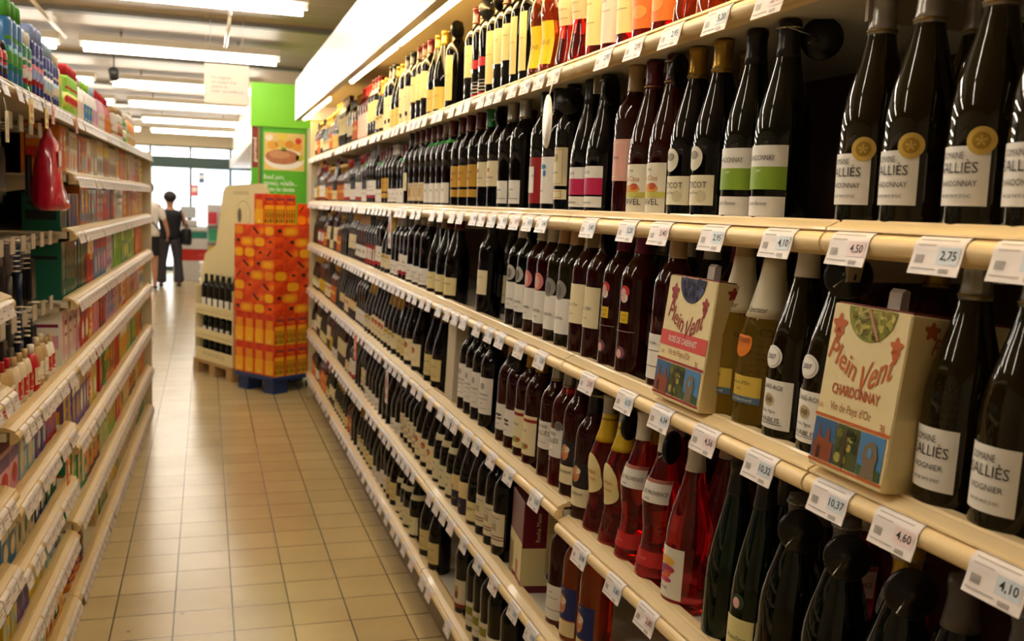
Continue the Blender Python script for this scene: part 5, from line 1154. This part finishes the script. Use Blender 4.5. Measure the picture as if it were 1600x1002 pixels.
for z in (.5, .92, 1.22, 1.52):
    y = 9.6
    while y < 15.6:
        c_ = random.choice(['#e8c8c8', '#c83a50', '#e8d040', '#f2efe8', '#e89ab0', '#8ab8d8', '#e07a30']); wd = random.choice([.22, .3, .36])
        h_ = random.uniform(.14, .22)
        t3 = thing('chilled_pack', '%s chilled pack %s from the poster, chiller shelf %s' % ({'#e8c8c8': 'rosy', '#c83a50': 'crimson', '#e8d040': 'yellow', '#f2efe8': 'white', '#e89ab0': 'pink', '#8ab8d8': 'light blue', '#e07a30': 'orange'}[c_], ORD[min(48, int((y-9.6)/.2))].replace('nearest', 'first'), ['one', 'two', 'three', 'four'][[.5, .92, 1.22, 1.52].index(z)]), 'pack', (.42+.18, y, z+.001), 0, 'chilled packs')
        q = MB().box((0, 0, 0), (.25, wd-.02, h_), mat(c_, .4), bev=.006); q.build('tray', t3)
        q = MB().box((-.002, .03, h_*.35), (-.0005, wd-.05, h_*.75), mat('#f2efe8' if c_ != '#f2efe8' else '#c83a50', .4)); q.build('sleeve', t3)
        y += wd+.02+random.choice([0, .3])

# checkout area near the doors
t = thing('checkout_counter', 'checkout counter with teal side panel near the shop front', 'counter', (-.55, 18.0, 0))
MB().box((0, 0, 0), (.9, .8, .88), mat('#d4d0cc', .4)).build('side_panel', t); MB().box((-.01, -.01, .74), (.91, -.001, .86), mat('#1f7a66', .4)).build('teal_band', t); MB().box((.05, -.01, .35), (.85, -.001, .55), RED).build('red_band', t)
MB().box((-.03, -.03, .88), (.95, .85, .93), mat('#d8d8d4', .3)).build('counter_top', t)
MB().box((.1, .2, .935), (.8, .6, .94), DARKM).build('conveyor_belt', t)
t = thing('cash_register', 'grey cash register standing on the checkout counter', 'cash register', (-.45, 18.3, .932))
MB().box((0, 0, 0), (.3, .3, .12), mat('#c4c4c6', .4), bev=.01).build('register_body', t)
MB().box((.02, .12, .15), (.28, .16, .36), mat('#b8bcc0', .4), bev=.008).build('screen', t)
MB().rod((.15, .15, .12), (.15, .15, .2), .02, DARKM, 10).build('stand', t)
for i, (x, y, c1, lab) in enumerate(((-.30, 15.6, '#e0dcd4', 'white shopping basket stack by the aisle end'), )):
    t = thing('basket_stack', 'stack of pale shopping baskets with red handles past the bottle display', 'baskets', (-.05, 13.0, 0))
    for j in range(5): MB().prism([(0, .05+j*.11), (.34, .05+j*.11), (.37, .20+j*.11), (-.03, .20+j*.11)], 0, .28, mat('#e8e4dc', .4)).build('basket', t)
    MB().box((-.04, .10, .70), (.38, .14, .73), RED).build('handle', t); MB().box((0, 0, .0), (.34, .28, .045), DARKM).build('trolley_base', t)
t = thing('magazine_rack', 'rack of bright magazines in front of the entrance glass', 'rack', (.02, 16.6, 0))
MB().box((0, .2, 0), (.7, .24, 1.35), mat('#c8c8c8', .4)).build('rack_back', t)
for k_ in range(3):
    sh_ = MB().box((0, .0, .45+k_*.28), (.7, .2, .47+k_*.28), METAL).build('rack_shelf', t)
for k_ in range(3):
    for i in range(4):
        c_ = random.choice(['#c83040', '#3060b0', '#e8c030', '#f2efe8', '#30a070'])
        o = MB().box((0, 0, 0), (.13, .012, .2), mat(c_, .4)).build('magazine', None, (.04+i*.17, 16.66, .472+k_*.28)); tag(o, '%s magazine from the left on the %s shelf of the rack' % (ORD[i].replace('nearest', 'first'), ['lower', 'middle', 'upper'][k_]), 'magazine', 'magazines on the rack')
# posters on the shop front glass
for nm_, px, py, w_, h_, c_, lb in (('door_poster', 304, 298, .14, .22, '#d86a78', 'small red poster on the entrance glass beside the mullion'), ('door_poster', 315, 278, .10, .20, '#4a6a9a', 'small blue poster high on the right entrance pane')):
    P = onY(px, py, YF+.02); t = thing(nm_, lb, 'poster', (P.x, YF+.025, P.z)); MB().box((-w_/2, 0, -h_/2), (w_/2, .004, h_/2), mat(c_, .4)).build('sheet', t); MB().box((-w_*.35, -.0015, -h_*.1), (w_*.35, -.0004, h_*.3), WHITE).build('print', t)

# ============================================================ people
def skin(name, verts, edges, m, parent, root=0, sub=2):
    me = bpy.data.meshes.new(name); me.from_pydata([v[:3] for v in verts], edges, []); o = bpy.data.objects.new(name, me); C.objects.link(o)
    md = o.modifiers.new('skin', 'SKIN'); md.use_smooth_shade = True
    sv = me.skin_vertices[0].data
    for i, v in enumerate(verts): sv[i].radius = (v[3], v[4] if len(v) > 4 else v[3]); sv[i].use_root = i == root
    o.modifiers.new('sub', 'SUBSURF').levels = sub; o.modifiers['sub'].render_levels = sub
    me.materials.append(m)
    dg = bpy.context.evaluated_depsgraph_get(); m2_ = bpy.data.meshes.new_from_object(o.evaluated_get(dg)); bpy.data.objects.remove(o)
    for p_ in m2_.polygons: p_.use_smooth = True
    m2_.name = name
    if not m2_.materials: m2_.materials.append(m)
    o = bpy.data.objects.new(name, m2_); C.objects.link(o); o.parent = parent; return o
SKIN = mat('#c08a6c', .5)
def chain(n, off=0): return [(i+off, i+off+1) for i in range(n-1)]
def person(loc, rz, label, woman):
    t = thing('person', label, 'person', loc, rz)
    # local frame: back towards -Y (towards the camera), x to the right
    hip = .88
    V = [(0, 0, .95, .115, .085), (0, 0, 1.08, .10, .075), (0, .0, 1.25, .125, .085), (0, 0, 1.38, .11, .07), (0, .005, 1.46, .05), (0, .01, 1.53, .048), (0, .015, 1.60, .078, .088), (0, .015, 1.68, .075, .085)]
    E_ = chain(8); sx = .165
    def addc(pts, frm):
        b_ = len(V); V.extend(pts); E_.append((frm, b_)); E_.extend([(b_+i, b_+i+1) for i in range(len(pts)-1)])
    st = woman['stance']
    for s_ in (-1, 1):
        el = woman['elbow'][0 if s_ < 0 else 1]; ha = woman['hand'][0 if s_ < 0 else 1]
        addc([(s_*sx, 0, 1.375, .048), (s_*(sx+.03), -.01, 1.25, .042), (el[0], el[1], el[2], .036), ((el[0]+ha[0])/2, (el[1]+ha[1])/2, (el[2]+ha[2])/2, .032), (ha[0], ha[1], ha[2], .024), (ha[0]-s_*.002, ha[1]+.008, ha[2]-.05, .030, .015)], 3)
        hb = len(V)-1
        for fi in range(4):
            b_ = len(V); y_ = -.024+fi*.016; L_ = (.07, .08, .075, .06)[fi]
            V.extend([(ha[0]-s_*.004, ha[1]+y_, ha[2]-.085, .0085), (ha[0]-s_*.010, ha[1]+y_+.004, ha[2]-.085-L_*.5, .008), (ha[0]-s_*.022, ha[1]+y_+.006, ha[2]-.085-L_*.9, .007)]); E_.extend([(hb, b_), (b_, b_+1), (b_+1, b_+2)])
        b_ = len(V); V.extend([(ha[0]-s_*.012, ha[1]+.034, ha[2]-.045, .009), (ha[0]-s_*.020, ha[1]+.046, ha[2]-.075, .008)]); E_.extend([(hb-1, b_), (b_, b_+1)])
        fx = s_*st[0]+st[1]
        addc([(s_*.085, 0, .90, .085), (s_*.09+(fx-s_*.09)*.4, .0, .66, .068), (s_*.09+(fx-s_*.09)*.65, .01, .48, .050), (s_*.09+(fx-s_*.09)*.8, -.012, .33, .050), (fx, -.01, .09, .032), (fx, .02, .035, .033, .03), (fx, .11, .025, .034, .022)], 0)
    skin('body', V, E_, SKIN, t, 0, 2)
    # face details (turned away from the camera)
    q = MB()
    for s_ in (-1, 1): q.lathe([(.001, -.012), (.011, -.006), (.012, .006), (.001, .012)], mat('#f0ece4', .3), 10, Matrix.Translation((s_*.03, .085, 1.645)) @ Matrix.Rotation(PI/2, 4, 'X'))
    q.build('eyes', t)
    q = MB().lathe([(.004, 0), (.012, -.03), (.001, -.038)], SKIN, 10, Matrix.Translation((0, .098, 1.648))); q.build('nose', t)
    q = MB().lathe([(.001, -.004), (.018, 0), (.001, .004)], mat('#a8564c', .4), 12, Matrix.Translation((0, .088, 1.585)) @ Matrix.Rotation(PI/2, 4, 'X') @ Matrix.Diagonal((1, .4, 1, 1))); q.build('mouth', t)
    for s_ in (-1, 1): MB().lathe([(.001, -.02), (.012, -.01), (.012, .012), (.001, .022)], SKIN, 10, Matrix.Translation((s_*.078, .01, 1.635))).build('ear', t)
    return t
HAIR = mat('#1c1210', .5, noise=.2, nscale=60)
P1 = onZ(266, 448, 0)
sc1 = 1.0
t = person((P1.x, P1.y, 0), .15, 'person with short dark hair in black top and grey trousers, black shoulder bag, walking away', dict(stance=(.13, 0), elbow=[(-.26, -.01, 1.13), (.25, .0, 1.12)], hand=[(-.30, .06, .93), (.22, .10, 1.0)]))
t.scale = (1.06, .97, .87)
MB().lathe([(math.sin(PI*i/10), -math.cos(PI*i/10)) for i in range(11)], HAIR, 18, Matrix.Translation((0, -.012, 1.672)) @ Matrix.Diagonal((.098, .102, .108, 1))).build('hair', t)
BK = mat('#14131a', .7); TR = mat('#3a3740', .75)
MB().lathe([(.160, .88), (.163, .95), (.148, 1.08), (.165, 1.22), (.180, 1.33), (.165, 1.395), (.10, 1.43), (.06, 1.44)], BK, 28, Matrix.Diagonal((1, .78, 1, 1))).build('black_top', t)
Vv = [(0, 0, .95, .135, .105)]; Ee = []
for s_ in (-1, 1):
    b_ = len(Vv); fx = s_*.13; Vv += [(s_*.085, 0, .86, .105), (s_*.10, 0, .64, .085), (s_*.115, .0, .45, .068), (s_*.125, -.01, .25, .075), (s_*.13, -.005, .06, .090)]; Ee += [(0, b_)]+[(b_+i, b_+i+1) for i in range(4)]
skin('trousers', Vv, Ee, TR, t, 0, 2)
for s_ in (-1, 1): skin('shoe', [(s_*.13, -.03, .035, .045, .035), (s_*.13, .06, .03, .045, .03), (s_*.13, .14, .025, .035, .022)], chain(3), DARKM, t, 0, 1)
skin('white_collar', [(0, .0, 1.425, .085, .07), (0, .005, 1.455, .06, .055)], chain(2), WHITE, t, 0, 1)
bt = thing('shoulder_bag', 'large black shoulder bag on the right side of the walking person', 'bag', (P1.x+.25, P1.y-.06, -.22), .15); bt.scale = (1.15, 1.1, 1.05)
skin('bag_body', [(0, 0, .86, .13, .07), (.01, 0, 1.0, .15, .08), (0, 0, 1.12, .11, .05)], chain(3), mat('#101012', .5), bt, 1, 2)
MB().tube([(-.03, 0, 1.16), (-.07, .05, 1.40), (-.08, .09, 1.36), (.02, .06, 1.15)], .012, mat('#101012', .5), 8).build('strap', bt)
P2 = onZ(232, 452, 0)
t = person((P2.x, P2.y, 0), -.05, 'person in white blouse and black skirt, partly hidden by the left gondola end', dict(stance=(.10, 0), elbow=[(-.25, 0, 1.12), (.25, .02, 1.13)], hand=[(-.28, .05, .92), (.29, .10, .95)]))
t.scale = (.98, .98, .95)
MB().lathe([(math.sin(PI*i/10), -math.cos(PI*i/10)) for i in range(11)], mat('#2c1c14', .5), 18, Matrix.Translation((0, -.012, 1.665)) @ Matrix.Diagonal((.095, .10, .115, 1))).build('hair', t)
MB().lathe([(.172, .88), (.172, .95), (.150, 1.08), (.170, 1.22), (.185, 1.33), (.170, 1.395), (.10, 1.435), (.06, 1.445)], mat('#e6e0d8', .7), 28, Matrix.Diagonal((1, .8, 1, 1))).build('white_blouse', t)
Vv = []; Ee = []
for s_ in (-1, 1): b_ = len(Vv); Vv += [(s_*.175, 0, 1.365, .06), (s_*.21, -.01, 1.24, .058), (s_*.24, 0, 1.14, .052)]; Ee += [(b_, b_+1), (b_+1, b_+2)]
for s_ in (0, 1): skin('sleeve', Vv[s_*3:s_*3+3], chain(3), mat('#e6e0d8', .7), t, 0, 2)
MB().lathe([(.155, .96), (.17, .85), (.175, .60), (.17, .56), (.12, .57)], BK, 24, Matrix.Diagonal((1, .75, 1, 1))).build('skirt', t)
for s_ in (-1, 1): skin('shoe', [(s_*.10, -.03, .035, .042, .033), (s_*.10, .06, .03, .042, .028), (s_*.10, .13, .025, .033, .02)], chain(3), DARKM, t, 0, 1)
MB().tube([(-.14, .07, 1.41), (-.03, -.13, 1.25), (.13, -.13, 1.05), (.2, -.02, .95)], .01, DARKM, 8).build('bag_strap', t)
